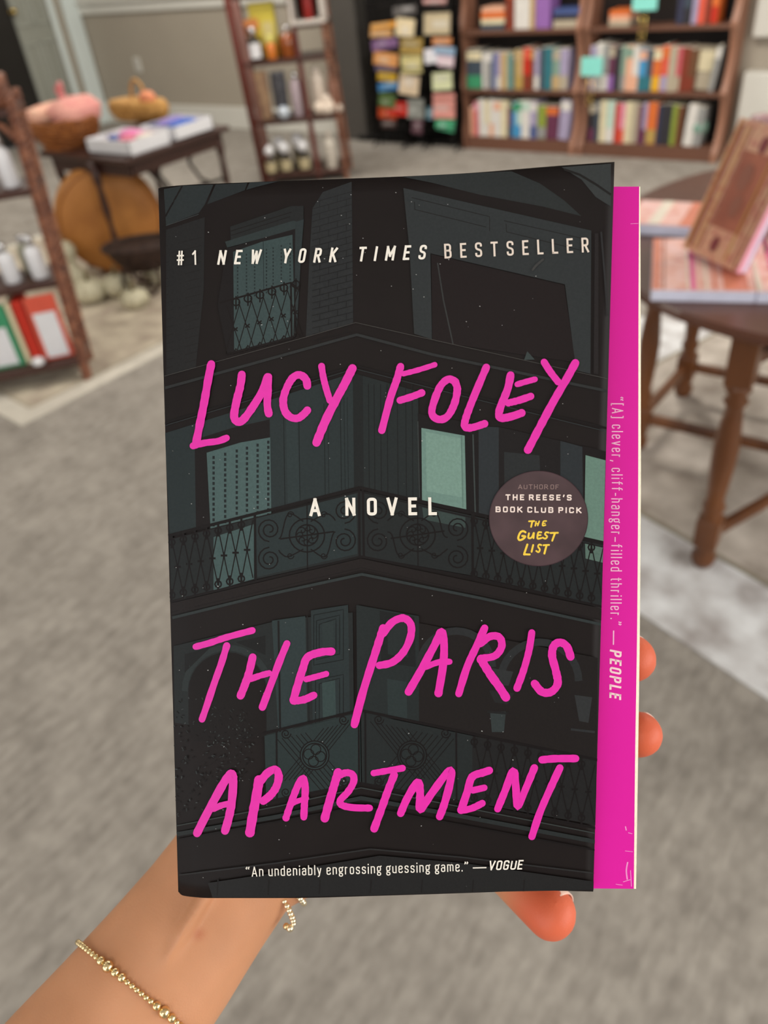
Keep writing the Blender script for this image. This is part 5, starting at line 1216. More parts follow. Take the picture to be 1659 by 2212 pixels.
# ---- brush lettering
MG = (224, 42, 168); YL = (240, 204, 70)
def hand(surf, name, parent, groups, rgb, lift, label=None, wob=.06):
    k = Ink(surf, lift, .000003); sd = 0
    for (ox, oy, sc), strokes in groups:
        for pts, w_ in strokes:
            sd += 1; P = smooth([(ox + x / sc, oy + y / sc) for x, y in pts], 6); k.last = None; k.stroke(P, w_ / sc * 1.2, rgb, wob=wob, seed=sd)
    o = k.build(name, parent, m_ink)
    if label: lab(o, label)
    return o
m_ink = attr_mat('bright printed ink', .45, .25, .03, 500)
L1 = BASE_LIFT + .00003; print('BASE_LIFT', BASE_LIFT)
hand(CV, 'author_lettering', cov, [
 ((340, 740, 3.1904), [([(375, 150), (355, 250), (325, 420), (295, 570), (268, 705)], 46), ([(250, 712), (330, 692), (420, 680), (480, 658)], 38),
  ([(585, 222), (575, 300), (550, 400), (532, 500), (545, 540), (575, 545), (610, 515), (670, 430), (730, 330), (762, 240)], 46), ([(768, 238), (764, 330), (760, 430), (770, 490)], 44),
  ([(1035, 300), (1025, 255), (985, 225), (940, 240), (900, 300), (870, 390), (880, 470), (920, 515), (970, 522), (1010, 495), (1035, 468)], 44),
  ([(1133, 165), (1145, 240), (1165, 320), (1190, 400)], 38), ([(1345, 180), (1290, 290), (1230, 400), (1160, 540), (1098, 690)], 50)]),
 ((780, 740, 2.6758), [([(228, 140), (205, 220), (170, 320), (120, 508)], 36), ([(245, 182), (330, 160), (425, 130)], 26), ([(225, 335), (290, 315), (350, 292)], 34),
  ([(545, 228), (505, 213), (460, 250), (425, 330), (408, 400), (425, 435), (465, 445), (505, 420), (540, 350), (555, 270), (540, 225)], 36),
  ([(722, 145), (690, 220), (640, 340), (602, 445), (600, 488), (640, 492), (712, 470)], 36), ([(862, 190), (845, 270), (805, 370), (795, 420), (815, 437), (870, 427), (925, 408)], 38), ([(900, 243), (950, 228), (1003, 214)], 28), ([(850, 350), (910, 335), (978, 312)], 34),
  ([(1055, 115), (1090, 170), (1135, 228)], 34), ([(1235, 120), (1180, 220), (1110, 340), (1030, 490), (962, 620)], 38)])], MG, L1, 'hot pink brush lettering of the author name')
hand(CV, 'title_lettering', cov, [
 ((350, 1300, 3.253), [([(240, 312), (340, 285), (460, 245), (637, 198)], 38), ([(458, 305), (420, 430), (370, 570), (320, 720), (285, 820)], 40),
  ([(640, 385), (615, 490), (585, 580), (555, 655)], 46), ([(880, 290), (830, 410), (770, 570), (708, 735)], 42), ([(625, 538), (690, 515), (755, 497)], 36),
  ([(1192, 345), (1120, 350), (1025, 385), (990, 470), (955, 580), (925, 685)], 46), ([(1015, 540), (1090, 520), (1155, 502)], 36), ([(925, 692), (1000, 682), (1068, 652)], 44)]),
 ((740, 1300, 2.5136), [([(220, 140), (195, 220), (160, 330), (110, 490), (65, 662)], 36), ([(222, 168), (270, 108), (330, 86), (370, 120), (368, 190), (330, 270), (270, 325), (200, 342)], 34),
  ([(358, 485), (430, 360), (500, 230), (537, 160), (550, 230), (545, 340), (520, 492)], 36), ([(450, 350), (520, 325), (580, 322)], 28), ([(770, 140), (725, 240), (675, 350), (630, 495)], 34),
  ([(745, 225), (800, 185), (850, 190), (862, 240), (825, 290), (750, 305)], 34), ([(750, 310), (800, 390), (850, 460), (885, 515)], 38), ([(1025, 165), (1010, 260), (980, 370), (945, 465)], 32),
  ([(1235, 295), (1215, 240), (1180, 218), (1145, 235), (1135, 290), (1155, 370), (1165, 440), (1130, 485), (1080, 485), (1040, 440)], 36)]),
 ((360, 1600, 3.318), [([(222, 655), (280, 540), (360, 390), (430, 270), (472, 230), (480, 300), (470, 430), (450, 540), (422, 638)], 50), ([(340, 480), (400, 455), (460, 442)], 38), ([(665, 275), (650, 370), (625, 500), (600, 650)], 56),
  ([(675, 285), (725, 225), (780, 200), (806, 245), (790, 320), (750, 380), (695, 425)], 48), ([(858, 545), (890, 450), (940, 320), (980, 262), (995, 330), (990, 440), (985, 540)], 42), ([(905, 440), (950, 422), (1005, 405)], 32),
  ([(1230, 220), (1200, 320), (1165, 440), (1135, 548)], 50), ([(1240, 240), (1290, 222), (1335, 238), (1340, 290), (1300, 360), (1245, 420), (1260, 455), (1340, 472), (1455, 475)], 42), ([(1485, 225), (1560, 212), (1690, 190)], 38), ([(1630, 240), (1590, 340), (1540, 480), (1488, 622)], 46)]),
 ((820, 1600, 2.86), [([(130, 442), (170, 350), (235, 248), (250, 320), (250, 420), (320, 320), (430, 178), (437, 240), (400, 380), (370, 462)], 40), ([(675, 178), (640, 190), (570, 218), (540, 310), (502, 422)], 40), ([(575, 300), (645, 284)], 34), ([(502, 425), (570, 410), (632, 380)], 36),
  ([(727, 415), (770, 310), (825, 178), (840, 290), (850, 400), (900, 290), (953, 162)], 38), ([(1000, 112), (1080, 105), (1207, 104)], 38), ([(1110, 162), (1060, 270), (990, 430), (938, 585)], 38)])], MG, L1, 'hot pink brush lettering of the book title')

# ---- round dark plum badge
badge = Ink(CV, BASE_LIFT + .00001)
bc = (1162.4, 1119.7)
for rr, rgb in ((1.0, (52, 30, 38)), (.985, (70, 52, 56))):
    badge.fill([(bc[0] + 106.7 * rr * math.cos(a * math.pi / 32), bc[1] + 102.8 * rr * math.sin(a * math.pi / 32)) for a in range(64)], rgb)
m_badge = attr_mat('dark plum badge ink', .45, .3, .22, 120)
bo = badge.build('round_badge', cov, m_badge); lab(bo, 'round dark plum badge with small white and yellow writing')
BL2 = badge.l + .00001
hand(CV, 'badge_script', cov, [((1040, 1010, 6.636), [([(675, 768), (750, 765)], 20), ([(722, 775), (705, 848)], 20), ([(777, 775), (765, 832)], 18), ([(822, 768), (800, 828)], 18), ([(770, 806), (815, 798)], 15), ([(922, 764), (882, 770), (870, 828), (912, 822)], 17), ([(876, 800), (912, 795)], 14),
  ([(625, 925), (590, 908), (550, 930), (522, 1000), (540, 1036), (590, 1020), (622, 985), (580, 978)], 25), ([(675, 940), (665, 1000), (690, 1010), (720, 990), (742, 935)], 22), ([(745, 935), (740, 1008)], 22), ([(850, 925), (808, 930), (797, 1013), (850, 1008)], 22), ([(800, 970), (842, 965)], 19),
  ([(955, 930), (920, 925), (905, 955), (935, 985), (910, 1015), (872, 1002)], 21), ([(982, 935), (1088, 932)], 22), ([(1045, 940), (1007, 1045)], 23),
  ([(652, 1100), (607, 1233), (612, 1240)], 25), ([(610, 1240), (685, 1242)], 23), ([(735, 1107), (712, 1203)], 23), ([(850, 1108), (820, 1100), (805, 1130), (830, 1170), (812, 1208), (780, 1192)], 21), ([(882, 1110), (962, 1105)], 21), ([(925, 1115), (895, 1228)], 24)])], YL, BL2, 'yellow brush script on the badge', .04)

# ---- condensed sans lettering drawn with a small stroke font
def RC(pts, r, closed=False):
    n = len(pts); out = []
    for i in range(n):
        p = pts[i]
        if not closed and i in (0, n - 1): out.append(p); continue
        a = pts[(i - 1) % n]; c = pts[(i + 1) % n]; da = math.dist(p, a); dc = math.dist(p, c); ra = min(r, da / 2); rc = min(r, dc / 2)
        p0 = (p[0] + (a[0] - p[0]) * ra / da, p[1] + (a[1] - p[1]) * ra / da); p2 = (p[0] + (c[0] - p[0]) * rc / dc, p[1] + (c[1] - p[1]) * rc / dc)
        for k in range(6):
            t = k / 5; out.append(tuple((1 - t) ** 2 * p0[j] + 2 * t * (1 - t) * p[j] + t * t * p2[j] for j in (0, 1)))
    if closed: out.append(out[0])
    return out
# each glyph: width, list of (kind, points); kind s = straight pieces, r = rounded path, c = rounded closed path
GL = {
 'A': (.50, [('s', [(0, 0), (.25, 1), (.5, 0)]), ('s', [(.08, .27), (.42, .27)])]), 'B': (.44, [('s', [(0, 0), (0, 1)]), ('r', [(0, 1), (.42, 1), (.42, .53), (0, .53)]), ('r', [(0, .53), (.44, .53), (.44, 0), (0, 0)])]),
 'C': (.42, [('r', [(.42, .70), (.42, 1), (0, 1), (0, 0), (.42, 0), (.42, .30)])]), 'E': (.36, [('s', [(.36, 0), (0, 0), (0, 1), (.36, 1)]), ('s', [(0, .52), (.30, .52)])]),
 'F': (.36, [('s', [(0, 0), (0, 1), (.36, 1)]), ('s', [(0, .5), (.30, .5)])]), 'G': (.44, [('r', [(.42, .74), (.42, 1), (0, 1), (0, 0), (.42, 0), (.42, .48)]), ('s', [(.42, .48), (.24, .48)])]),
 'H': (.44, [('s', [(0, 0), (0, 1)]), ('s', [(.44, 0), (.44, 1)]), ('s', [(0, .5), (.44, .5)])]), 'I': (.0, [('s', [(0, 0), (0, 1)])]), 'K': (.44, [('s', [(0, 0), (0, 1)]), ('s', [(.42, 1), (0, .38)]), ('s', [(.15, .56), (.46, 0)])]),
 'L': (.34, [('s', [(0, 1), (0, 0), (.34, 0)])]), 'M': (.58, [('s', [(0, 0), (0, 1), (.29, .3), (.58, 1), (.58, 0)])]), 'N': (.44, [('s', [(0, 0), (0, 1), (.44, 0), (.44, 1)])]), 'O': (.42, [('c', [(0, 0), (.42, 0), (.42, 1), (0, 1)])]),
 'P': (.42, [('s', [(0, 0), (0, 1)]), ('r', [(0, 1), (.42, 1), (.42, .46), (0, .46)])]), 'R': (.44, [('s', [(0, 0), (0, 1)]), ('r', [(0, 1), (.42, 1), (.42, .48), (0, .48)]), ('s', [(.22, .48), (.45, 0)])]),
 'S': (.42, [('r', [(.42, .74), (.42, 1), (0, 1), (0, .56), (.42, .46), (.42, 0), (0, 0), (0, .26)])]), 'T': (.44, [('s', [(0, 1), (.44, 1)]), ('s', [(.22, 1), (.22, 0)])]), 'U': (.44, [('r', [(0, 1), (0, 0), (.44, 0), (.44, 1)])]),
 'V': (.48, [('s', [(0, 1), (.24, 0), (.48, 1)])]), 'W': (.66, [('s', [(0, 1), (.16, 0), (.33, .9), (.50, 0), (.66, 1)])]), 'Y': (.48, [('s', [(0, 1), (.24, .42), (.48, 1)]), ('s', [(.24, .42), (.24, 0)])]),
 '#': (.44, [('s', [(.08, 0), (.16, 1)]), ('s', [(.28, 0), (.36, 1)]), ('s', [(0, .34), (.42, .34)]), ('s', [(.02, .68), (.44, .68)])]), '1': (.2, [('s', [(0, .78), (.18, 1), (.18, 0)])]),
 "'": (.06, [('s', [(.06, 1), (.0, .74)])]), '.': (.0, [('s', [(0, 0), (0, .05)])]), ',': (.06, [('s', [(.06, .06), (0, -.16)])]), '-': (.22, [('s', [(0, .36), (.22, .36)])]), '_': (1.05, [('s', [(0, .36), (1.05, .36)])]), '~': (.42, [('s', [(0, .36), (.42, .36)])]),
 '"': (.34, [('s', [(.04, .82), (.0, .90), (.08, 1)]), ('s', [(.28, .82), (.24, .90), (.32, 1)])]), '^': (.34, [('s', [(.04, .98), (.08, .90), (0, .80)]), ('s', [(.28, .98), (.32, .90), (.24, .80)])]),
 '[': (.14, [('s', [(.14, 1.05), (0, 1.05), (0, -.12), (.14, -.12)])]), ']': (.14, [('s', [(0, 1.05), (.14, 1.05), (.14, -.12), (0, -.12)])]),
 'a': (.36, [('r', [(.02, .58), (.04, .72), (.36, .72), (.36, 0)]), ('c', [(.0, 0), (.36, 0), (.36, .42), (.0, .42)])]), 'b': (.36, [('s', [(0, 0), (0, 1)]), ('r', [(0, .72), (.36, .72), (.36, 0), (0, 0)])]), 'c': (.34, [('r', [(.34, .5), (.34, .72), (0, .72), (0, 0), (.34, 0), (.34, .22)])]),
 'd': (.36, [('s', [(.36, 0), (.36, 1)]), ('r', [(.36, .72), (0, .72), (0, 0), (.36, 0)])]), 'e': (.36, [('r', [(0, .38), (.36, .38), (.36, .72), (0, .72), (0, 0), (.36, 0), (.36, .18)])]), 'f': (.26, [('r', [(.10, 0), (.10, 1), (.28, 1)]), ('s', [(0, .72), (.26, .72)])]),
 'g': (.36, [('c', [(0, .24), (.34, .24), (.34, .72), (0, .72)]), ('r', [(.06, .24), (.02, .08), (.36, .06), (.36, -.24), (0, -.24), (0, .04)]), ('s', [(.30, .70), (.42, .76)])]), 'h': (.36, [('s', [(0, 0), (0, 1)]), ('r', [(0, .6), (0, .72), (.36, .72), (.36, 0)])]), 'i': (.0, [('s', [(0, 0), (0, .68)]), ('s', [(0, .97), (0, 1.0)])]),
 'l': (.0, [('s', [(0, 0), (0, 1)])]), 'm': (.60, [('s', [(0, 0), (0, .72)]), ('r', [(0, .6), (0, .72), (.30, .72), (.30, 0)]), ('r', [(.30, .6), (.30, .72), (.60, .72), (.60, 0)])]), 'n': (.36, [('s', [(0, 0), (0, .72)]), ('r', [(0, .6), (0, .72), (.36, .72), (.36, 0)])]),
 'o': (.36, [('c', [(0, 0), (.36, 0), (.36, .72), (0, .72)])]), 'r': (.22, [('s', [(0, 0), (0, .72)]), ('r', [(0, .5), (.02, .72), (.22, .70)])]), 's': (.34, [('r', [(.33, .54), (.33, .72), (0, .72), (0, .40), (.34, .34), (.34, 0), (0, 0), (0, .18)])]),
 't': (.24, [('r', [(.10, 1), (.10, 0), (.26, 0)]), ('s', [(0, .72), (.26, .72)])]), 'u': (.36, [('r', [(0, .72), (0, 0), (.36, 0), (.36, .2)]), ('s', [(.36, 0), (.36, .72)])]), 'v': (.36, [('s', [(0, .72), (.18, 0), (.36, .72)])]), 'y': (.36, [('s', [(0, .72), (.19, .02)]), ('r', [(.37, .72), (.14, -.22), (0, -.22)])]),
}
def text_line(k, txt, p0, p1, cap, w, rgb, track=.2, gs=1.0, italic=0.0, space=.35, xs=None, serif=False, zs=None):
    """letters of cap height cap px along the baseline p0 -> p1 (left ink edge to right ink edge)"""
    ux, uy = p1[0] - p0[0], p1[1] - p0[1]; L = math.hypot(ux, uy); ux /= L; uy /= L; nx, ny = uy, -ux
    tot = 0
    for i, ch in enumerate(txt):
        if ch == ' ': tot += space; continue
        tot += GL[ch][0] * gs + w / cap + (track if i < len(txt) - 1 and txt[i + 1] != ' ' else 0)
    sx = L / (tot * cap); x = w / 2
    hs = cap - w
    def P(gx, gy, x0): 
        X = x0 + gx * cap * sx + gy * hs * italic; Y = w / 2 + gy * hs
        return (p0[0] + ux * X + nx * Y, p0[1] + uy * X + ny * Y)
    for i, ch in enumerate(txt):
        if ch == ' ': x += space * cap * sx; continue
        gw, parts = GL[ch]; gw *= gs; parts = [(kd, [(a_[0] * gs, a_[1]) for a_ in pp]) for kd, pp in parts]
        for kind, pts in parts:
            if kind == 's':
                for a, c in zip(pts[:-1], pts[1:]):
                    A_, C_ = P(*a, x), P(*c, x); d = math.dist(A_, C_) or 1; e = w / 2
                    A2_ = (A_[0] + (A_[0] - C_[0]) / d * e, A_[1] + (A_[1] - C_[1]) / d * e); C2_ = (C_[0] + (C_[0] - A_[0]) / d * e, C_[1] + (C_[1] - A_[1]) / d * e)
                    k.stroke([A2_, C2_], w, rgb, cap=False)
            else:
                q = RC([(a[0] * sx, a[1]) for a in pts], .17 if ch.isupper() else .15, kind == 'c')
                k.stroke([P(a[0] / sx, a[1], x) for a in q], w, rgb, cap=False)
            if serif:
                for a in (pts[0], pts[-1]):
                    if kind == 's' and a[1] in (0, 1): q_ = P(a[0], a[1], x); k.stroke([(q_[0] - ux * cap * .13, q_[1] - uy * cap * .13), (q_[0] + ux * cap * .13, q_[1] + uy * cap * .13)], w * .7, rgb, cap=False)
        x += gw * cap * sx + w * sx
        if i < len(txt) - 1 and txt[i + 1] != ' ': x += track * cap * sx
WH_ = (238, 232, 222); WH2 = (226, 212, 200)
k = Ink(CV, L1, .000003)
text_line(k, '#1', (383.5, 574.3), (425.5, 573.2), 31, 3.4, WH_, track=.62, gs=.95)
text_line(k, 'NEW', (470.5, 573.2), (562, 571.2), 31, 4.9, WH_, track=.66, gs=.84, italic=.2)
text_line(k, 'YORK', (609, 570.3), (726, 567.6), 31.5, 4.9, WH_, track=.66, gs=.84, italic=.2)
text_line(k, 'TIMES', (772.5, 566.4), (918, 561.7), 31.5, 4.9, WH_, track=.66, gs=.84, italic=.2)
text_line(k, 'BESTSELLER', (960, 560), (1271, 546.3), 31.8, 4.2, WH2, track=.62, gs=.84)
lab(k.build('bestseller_line', cov, m_ink), 'white spaced capitals across the top of the cover')
k = Ink(CV, L1, .000003)
text_line(k, 'A', (669, 1114.7), (692.5, 1114.6), 38.5, 6.6, WH_)
for ch, xa, xb, yb in (('N', 746.5, 767.5, 1113.8), ('O', 793, 814, 1113.5), ('V', 835.5, 858.5, 1113.1), ('E', 882, 900.3, 1112.9), ('L', 925.3, 942.8, 1112.7)):
    text_line(k, ch, (xa, yb), (xb, yb - .3), 38.5, 6.6, WH_)
lab(k.build('novel_line', cov, m_ink), 'white spaced bold capitals in the middle of the cover')
k = Ink(CV, L1, .000003)
text_line(k, '"An undeniably engrossing guessing game.^', (532, 1891.5), (1012, 1879.8), 21.5, 2.25, WH_, track=.16, gs=.80, space=.45)
text_line(k, '_', (1021, 1880.0), (1051, 1879.2), 20, 2.4, WH_)
text_line(k, 'VOGUE', (1054, 1877.6), (1127, 1875.6), 20.5, 3.1, WH_, track=.16, italic=.22)
lab(k.build('praise_line', cov, m_ink), 'small cream quotation line near the bottom of the cover')
k = Ink(CV, BL2, .000003)
text_line(k, 'AUTHOR OF', (1118.5, 1056), (1206, 1056.6), 9.6, 1.1, (150, 126, 122), track=.2, space=.35, serif=True)
text_line(k, "THE REESE'S", (1091.2, 1080.2), (1234.5, 1081), 12.6, 2.7, (240, 222, 214), track=.24, gs=1.05, space=.55)
text_line(k, 'BOOK CLUB PICK', (1069.8, 1106.2), (1255.5, 1108.4), 12.6, 2.7, (240, 222, 214), track=.22, gs=1.05, space=.55)
lab(k.build('badge_capitals', cov, m_ink), 'white capitals on the badge')
# vertical quote on the magenta page (reads downward, letter tops to the right)
def PG(px, py, lift=0.0): return onplane(px, py, .00016 + lift)
k = Ink(PG, .00002, .000003); PK = (246, 196, 226)
text_line(k, '"[A] clever, cliff-hanger~filled thriller.^', (1322, 857), (1318.2, 1351), 24.5, 2.3, PK, track=.24, gs=.84, space=.62)
text_line(k, '_', (1316.5, 1362), (1316.0, 1393), 24, 2.6, PK)
text_line(k, 'PEOPLE', (1317.3, 1403), (1316.3, 1507), 25.5, 4.4, (248, 216, 222), track=.30, italic=.2)
lab(k.build('side_quote', mpage, m_ink), 'pale pink quotation running down the magenta strip')
k = Ink(PG, .00001, .000003)
for pts, w_ in (([(1356, 1862), (1353, 1880), (1355, 1900)], 3), ([(1346, 1905), (1362, 1900)], 1.5), ([(1351, 1785), (1353, 1794)], 2.5), ([(1357, 1799), (1366, 1801)], 1.5), ([(1350, 1838), (1367, 1840)], 1.2), ([(1362, 1880), (1364, 1915)], 1.6), ([(1330, 1910), (1345, 1912)], 1.2), ([(1362, 483.5), (1379, 482.8)], 1.2)):
    k.stroke(smooth(pts), w_, (238, 150, 210))
lab(k.build('scuff_marks', mpage, m_ink), 'pale scuffs on the magenta page')

# ------------------------------------------------------------------ hand and forearm
def H3(px, py, d): return cp(px, py, d)
zc = cdir(0, 0, 1)
def limb(secs, n=36):
    """secs: (px, py, depth, half_width_px, half_thickness_m); ellipse perpendicular to the path"""
    P = [H3(a, b_, d) for a, b_, d, *_ in secs]; out = []
    for i, (a, b_, d, hw, ht) in enumerate(secs):
        t = (P[min(i + 1, len(P) - 1)] - P[max(i - 1, 0)]).normalized()
        side = t.cross(zc).normalized(); dep = side.cross(t).normalized()
        out.append((P[i], side * (hw * d / FPX), dep * ht))
    return out
def round_ends(secs, k0=.5, k1=.5):
    o = []
    def endcap(c, a, b_, dirv, k):
        r_ = min(a.length, b_.length) * k; return [(c + dirv * r_ * math.sin(q), a * math.cos(q), b_ * math.cos(q)) for q in (1.45, 1.15, .8, .4)]
    d0 = (secs[0][0] - secs[1][0]).normalized(); d1 = (secs[-1][0] - secs[-2][0]).normalized()
    s = endcap(*secs[0], d0, k0) + secs + list(reversed(endcap(*secs[-1], d1, k1)))
    return s
b = MB()
ARM = [(-330, 3020, .208, 245, .034), (-120, 2700, .226, 226, .0305), (30, 2500, .240, 208, .027), (166, 2323, .252, 191, .0235), (266, 2195, .259, 174, .0205), (366, 2067, .265, 160, .0188), (445, 1960, .270, 148, .0178), (521, 1856, .2745, 143, .0172), (600, 1775, .278, 160, .0170)]
b.loft(round_ends(limb(ARM), .3, .6), 40)
PALM = [(500, 1870, .2745, 138, .0165), (590, 1790, .277, 165, .0165), (690, 1720, .278, 205, .0160), (790, 1665, .277, 232, .0148), (880, 1625, .275, 238, .0130), (950, 1600, .274, 222, .0110)]
b.loft(round_ends(limb(PALM), .5, .8), 40)
b.loft(round_ends(limb([(560, 1780, .274, 90, .015), (620, 1690, .272, 95, .015), (660, 1600, .270, 70, .012)]), .8, .8), 24)      # thumb mound
FING = {
 'index': [(880, 1475, .274, 62, .0098), (1000, 1405, .280, 56, .0088), (1090, 1355, .282, 55, .0087), (1180, 1312, .277, 50, .0080), (1250, 1282, .268, 49, .0076), (1298, 1262, .260, 45, .0070)],
 'middle': [(930, 1540, .275, 64, .0100), (1050, 1500, .283, 57, .0090), (1150, 1475, .286, 57, .0089), (1240, 1450, .280, 53, .0083), (1310, 1432, .270, 53, .0080), (1366, 1421, .2595, 53, .0078)],
 'ring': [(945, 1625, .275, 62, .0098), (1060, 1610, .283, 55, .0088), (1160, 1600, .286, 55, .0087), (1250, 1594, .280, 51, .0081), (1320, 1589, .270, 50, .0078), (1382, 1586, .2590, 49, .0076)],
 'pinky': [(905, 1710, .275, 58, .0092), (980, 1775, .279, 53, .0082), (1040, 1838, .278, 50, .0080), (1094, 1886, .272, 46, .0076), (1142, 1930, .264, 51, .0080), (1191, 1973, .256, 57, .0082)],
 'thumb': [(640, 1680, .275, 78, .0125), (655, 1590, .276, 66, .0110), (672, 1510, .276, 62, .0104), (690, 1440, .272, 62, .0098), (706, 1385, .267, 60, .0090), (718, 1340, .262, 52, .0080)]}
tips = []
for tx in ([(300, 2180, .2558, 15, .0046), (350, 2095, .2518, 17, .0046), (400, 2005, .2522, 18, .0046), (450, 1925, .2545, 16, .0044), (490, 1860, .2575, 10, .004)],): b.loft(round_ends(limb(tx), .8, .8), 14)   # tendons under the skin
for nm, s in FING.items():
    L_ = limb(s); b.loft(round_ends(L_, .8, 1.0), 24); tips.append(L_[-1][0])
me = bpy.data.meshes.new('hand'); me.from_pydata([tuple(p) for p in b.v], [], b.f); me.update()
tmp = bpy.data.objects.new('hand_tmp', me); COL.objects.link(tmp)
rm = tmp.modifiers.new('r', 'REMESH'); rm.mode = 'VOXEL'; rm.voxel_size = .0011; rm.use_smooth_shade = True
sm_ = tmp.modifiers.new('s', 'SMOOTH'); sm_.factor = .6; sm_.iterations = 9
dg = bpy.context.evaluated_depsgraph_get(); hm = bpy.data.meshes.new_from_object(tmp.evaluated_get(dg)); bpy.data.objects.remove(tmp)
hm.name = 'hand'; person = bpy.data.objects.new('person', hm); COL.objects.link(person)
org = H3(366, 2067, .265); ORG['person'] = org
nv = len(hm.vertices); co = np.empty(nv * 3, np.float32); hm.vertices.foreach_get('co', co); co = co.reshape(-1, 3)
tp = np.array([tuple(t) for t in tips]); dist = np.min(np.linalg.norm(co[:, None, :] - tp[None], axis=2), axis=1)
k_ = np.clip(1 - (dist - .005) / .016, 0, 1)[:, None]; k_ = k_ * k_ * (3 - 2 * k_)
skin0 = np.array(L3((200, 143, 106))); skin1 = np.array(L3((216, 99, 68)))
colr = skin0 * (1 - k_) + skin1 * k_
from mathutils.bvhtree import BVHTree
bvh = BVHTree.FromPolygons([tuple(c) for c in co], [tuple(p.vertices) for p in hm.polygons])
_h = bvh.ray_cast(EYE, ray(429, 2018).normalized())
mole = np.array(tuple(_h[0])); dm = np.linalg.norm(co - mole, axis=1)[:, None]; kk = np.exp(-(dm / .0019) ** 2) * .55
colr = colr * (1 - kk) + np.array(L3((176, 96, 66))) * kk
ca = hm.color_attributes.new('ink', 'FLOAT_COLOR', 'POINT'); ca.data.foreach_set('color', np.concatenate([colr, np.ones((nv, 1))], 1).astype(np.float32).ravel())
hm.transform(Matrix.Translation(-org)); person.location = org
hm.polygons.foreach_set('use_smooth', [True] * len(hm.polygons))
m_skin = attr_mat('warm light skin', .5, .35, .07, 55, sss=.12, bump=.12)
hm.materials.clear(); hm.materials.append(m_skin)
tag(person, 'person: bare left forearm and hand holding the black paperback from behind', 'person')
m_nail = mat('pale fingernail', (240, 205, 190), .25, var=.03)
for nm, s in FING.items():
    L_ = limb(s); c0, a0, b0 = L_[-1]; t = (L_[-1][0] - L_[-2][0]).normalized(); side = a0.normalized(); dep = side.cross(t).normalized()
    if dep.dot(zc) < 0: dep = -dep
    if nm == 'pinky':
        upr = cdir(.7, -.7, 0); sg = 1 if side.dot(upr) > 0 else -1; d2 = (dep * .42 + side * sg * .91).normalized(); side = t.cross(d2).normalized(); dep = d2; r1_, r2_ = b0.length, a0.length
    r1, r2 = (a0.length, b0.length) if nm != 'pinky' else (b0.length, a0.length); bb = MB(); vs = []; K, J = 8, 6
    for j in range(J + 1):
        q = -.0085 + .0105 * j / J
        for i in range(K + 1):
            a = (i / K - .5) * 1.7; fall = math.sqrt(max(.05, 1 - max(0, q / (min(r1, r2) * 1.25)) ** 2))
            vs.append(c0 + t * q + side * math.sin(a) * (r1 * .92) * (fall * .4 + .6) + dep * math.cos(a) * (r2 * fall + .0003))
    bb.add(vs, [(j * (K + 1) + i, j * (K + 1) + i + 1, (j + 1) * (K + 1) + i + 1, (j + 1) * (K + 1) + i) for j in range(J) for i in range(K)], smooth=True)
    o = bb.build('fingernail', m_nail, person); sd_ = o.modifiers.new('t', 'SOLIDIFY'); sd_.thickness = .0004

# ------------------------------------------------------------------ gold bead bracelets
m_gold = mat('polished gold beads', (236, 212, 162), .22, 1.0, var=.06, scale=200)
m_golds = mat('pale champagne gold beads', (250, 238, 206), .2, 1.0, var=.04, scale=200)
def wrap_path(pts, back, gap):
    """front pixel path on the near skin surface, then around the far side of the arm"""
    out = []
    for px, py in pts:
        d = ray(px, py).normalized(); h = bvh.ray_cast(EYE, d)
        out.append((h[0] if h[0] else None, px, py))
    return out
def surf_pt(px, py, gap):
    d = ray(px, py).normalized(); h = bvh.ray_cast(EYE, d)
    if h[0] is None:
        return None
    return h[0] + (h[1] if h[1].dot(d) < 0 else -h[1]) * gap
def ring_about(c_px, d, pA, pB, gap, n=160, sag=None):
    """closed loop hugging the arm in the plane through the skin points under pixels pA, pB and perpendicular-ish to the arm"""
    c = H3(*c_px, d); A = surf_pt(*pA, 0) or H3(*pA, d); B = surf_pt(*pB, 0) or H3(*pB, d)
    e1 = (B - A).normalized(); e2 = (c - EYE).normalized(); e2 = (e2 - e1 * e2.dot(e1)).normalized(); pts = []
    for i in range(n):
        a = 2 * math.pi * i / n; dirv = e1 * math.cos(a) + e2 * math.sin(a)
        h = bvh.ray_cast(c + dirv * .09, -dirv, .09)
        pts.append((h[0] + dirv * gap) if h[0] else c + dirv * .03)
    for _ in range(3): pts = [(pts[i - 1] + pts[i] * 2 + pts[(i + 1) % n]) / 4 for i in range(n)]
    return pts
def resample(pts, step_r):
    """place spheres of varying radius along the closed loop; step_r(s, L) -> radius"""
    seg = [(pts[(i + 1) % len(pts)] - pts[i]).length for i in range(len(pts))]; L = sum(seg); out = []; s = 0
    while s < L - .001:
        r_ = step_r(s, L); q = s + r_; acc = 0
        for i, g in enumerate(seg):
            if acc + g >= q: out.append((pts[i].lerp(pts[(i + 1) % len(pts)], (q - acc) / g), r_)); break
            acc += g
        s += 2 * r_ * .97
    return out
def loop_s_of(pts, target):
    best = min(range(len(pts)), key=lambda i: (pts[i] - target).length); return sum((pts[(i + 1) % len(pts)] - pts[i]).length for i in range(best))
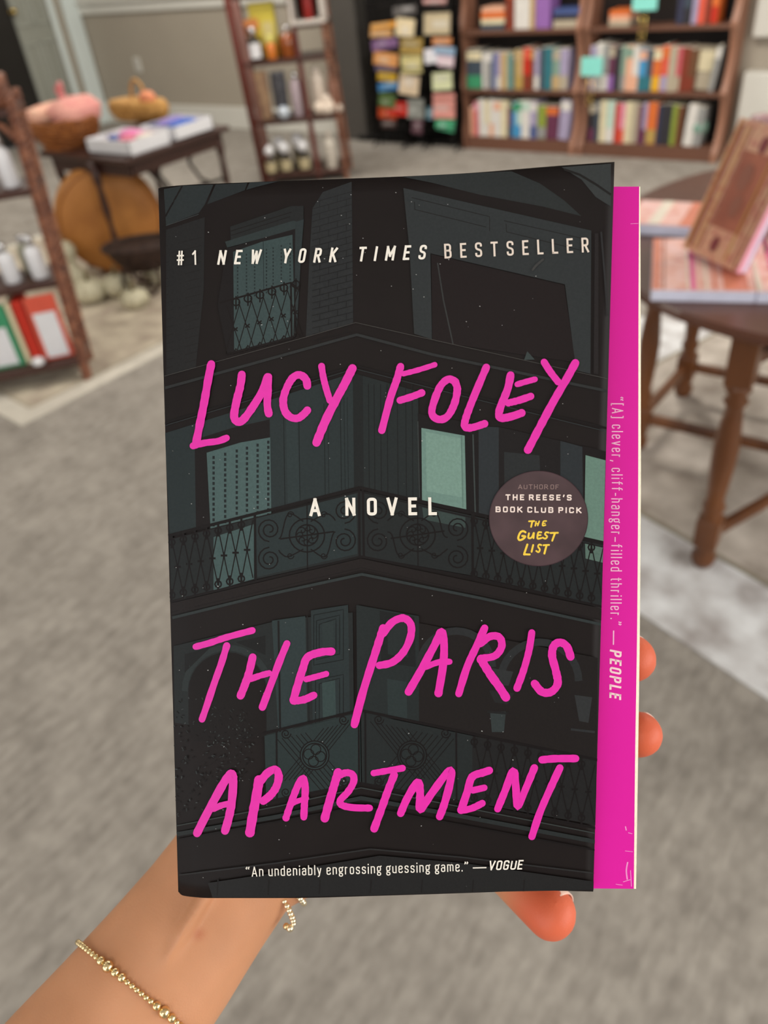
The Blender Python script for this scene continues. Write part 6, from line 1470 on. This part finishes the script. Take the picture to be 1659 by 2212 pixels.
def bracelet(label, pts, radf, mt, small_mb=True):
    beads = resample(pts, radf); c = sum((p for p in pts), V(0, 0, 0)) / len(pts)
    t = thing('bead_bracelet', label, 'bracelet', c)
    b = MB(); b.tube(pts[::4], .0004, 5, close=True); b.build('cord', mt, t)
    sm = [x for x in beads if x[1] < .0012]; bg = [x for x in beads if x[1] >= .0012]
    vis = sorted(sm, key=lambda x: (x[0] - EYE).length); near, far = vis[:90], vis[90:]
    for p, r_ in bg + near:
        b = MB(); b.ball(p, r_, 12); b.build('bead', mt, t)
    if far:
        b = MB()
        for p, r_ in far: b.ball(p, r_, 8)
        o = b.build('bead', mt, t); o['kind'] = 'stuff'
    return t
loop1 = ring_about((283, 2128), .262, (182, 2040), (395, 2212), .0011)
sA = loop_s_of(loop1, surf_pt(230, 2100, .001)); sB = loop_s_of(loop1, surf_pt(350, 2178, .001))
def rad1(s, L):
    for c in (sA, sB):
        d = abs(s - c)
        if d < .0020: return .0019
        if d < .0050: return .00145
    return .00098
bracelet('thin gold bead bracelet with larger round beads across the forearm', loop1, rad1, m_gold)
loop2 = ring_about((556, 1815), .276, (480, 1715), (618, 1902), .0012)
bracelet('pale gold bead bracelet on the wrist just below the held book', loop2, lambda s, L: .0011, m_golds)
# slider bead with a short dangling tail on the second bracelet
sl = min(loop2, key=lambda p: (p - H3(628, 1975, .272)).length)
tl_ = thing('bracelet_slider', 'small round gold slider bead dangling below the pale bracelet', 'bracelet', H3(624, 2004, .268))
b = MB(); b.tube([H3(618, 1960, .2645), H3(629, 1975, .2640), H3(634, 1992, .2642)], .0003, 5); b.build('cord', m_golds, tl_)
for i, (x, y, r_) in enumerate(((614, 1946, .00095), (619.5, 1956, .00102), (624, 1965, .00105), (627.5, 1973, .00105), (631, 1981, .00105), (633, 1988, .0010), (634, 1995, .0009))):
    b = MB(); b.ball(H3(x, y, .2642), r_, 12, sc=(1, 1, .8)); b.build('bead', m_golds, tl_)
b = MB(); b.ball(H3(618.5, 2001, .2642), .00115, 12); b.build('bead', m_gold, tl_)
b = MB(); b.ball(H3(626.5, 2005, .2640), .0013, 14); b.build('bead', m_golds, tl_)
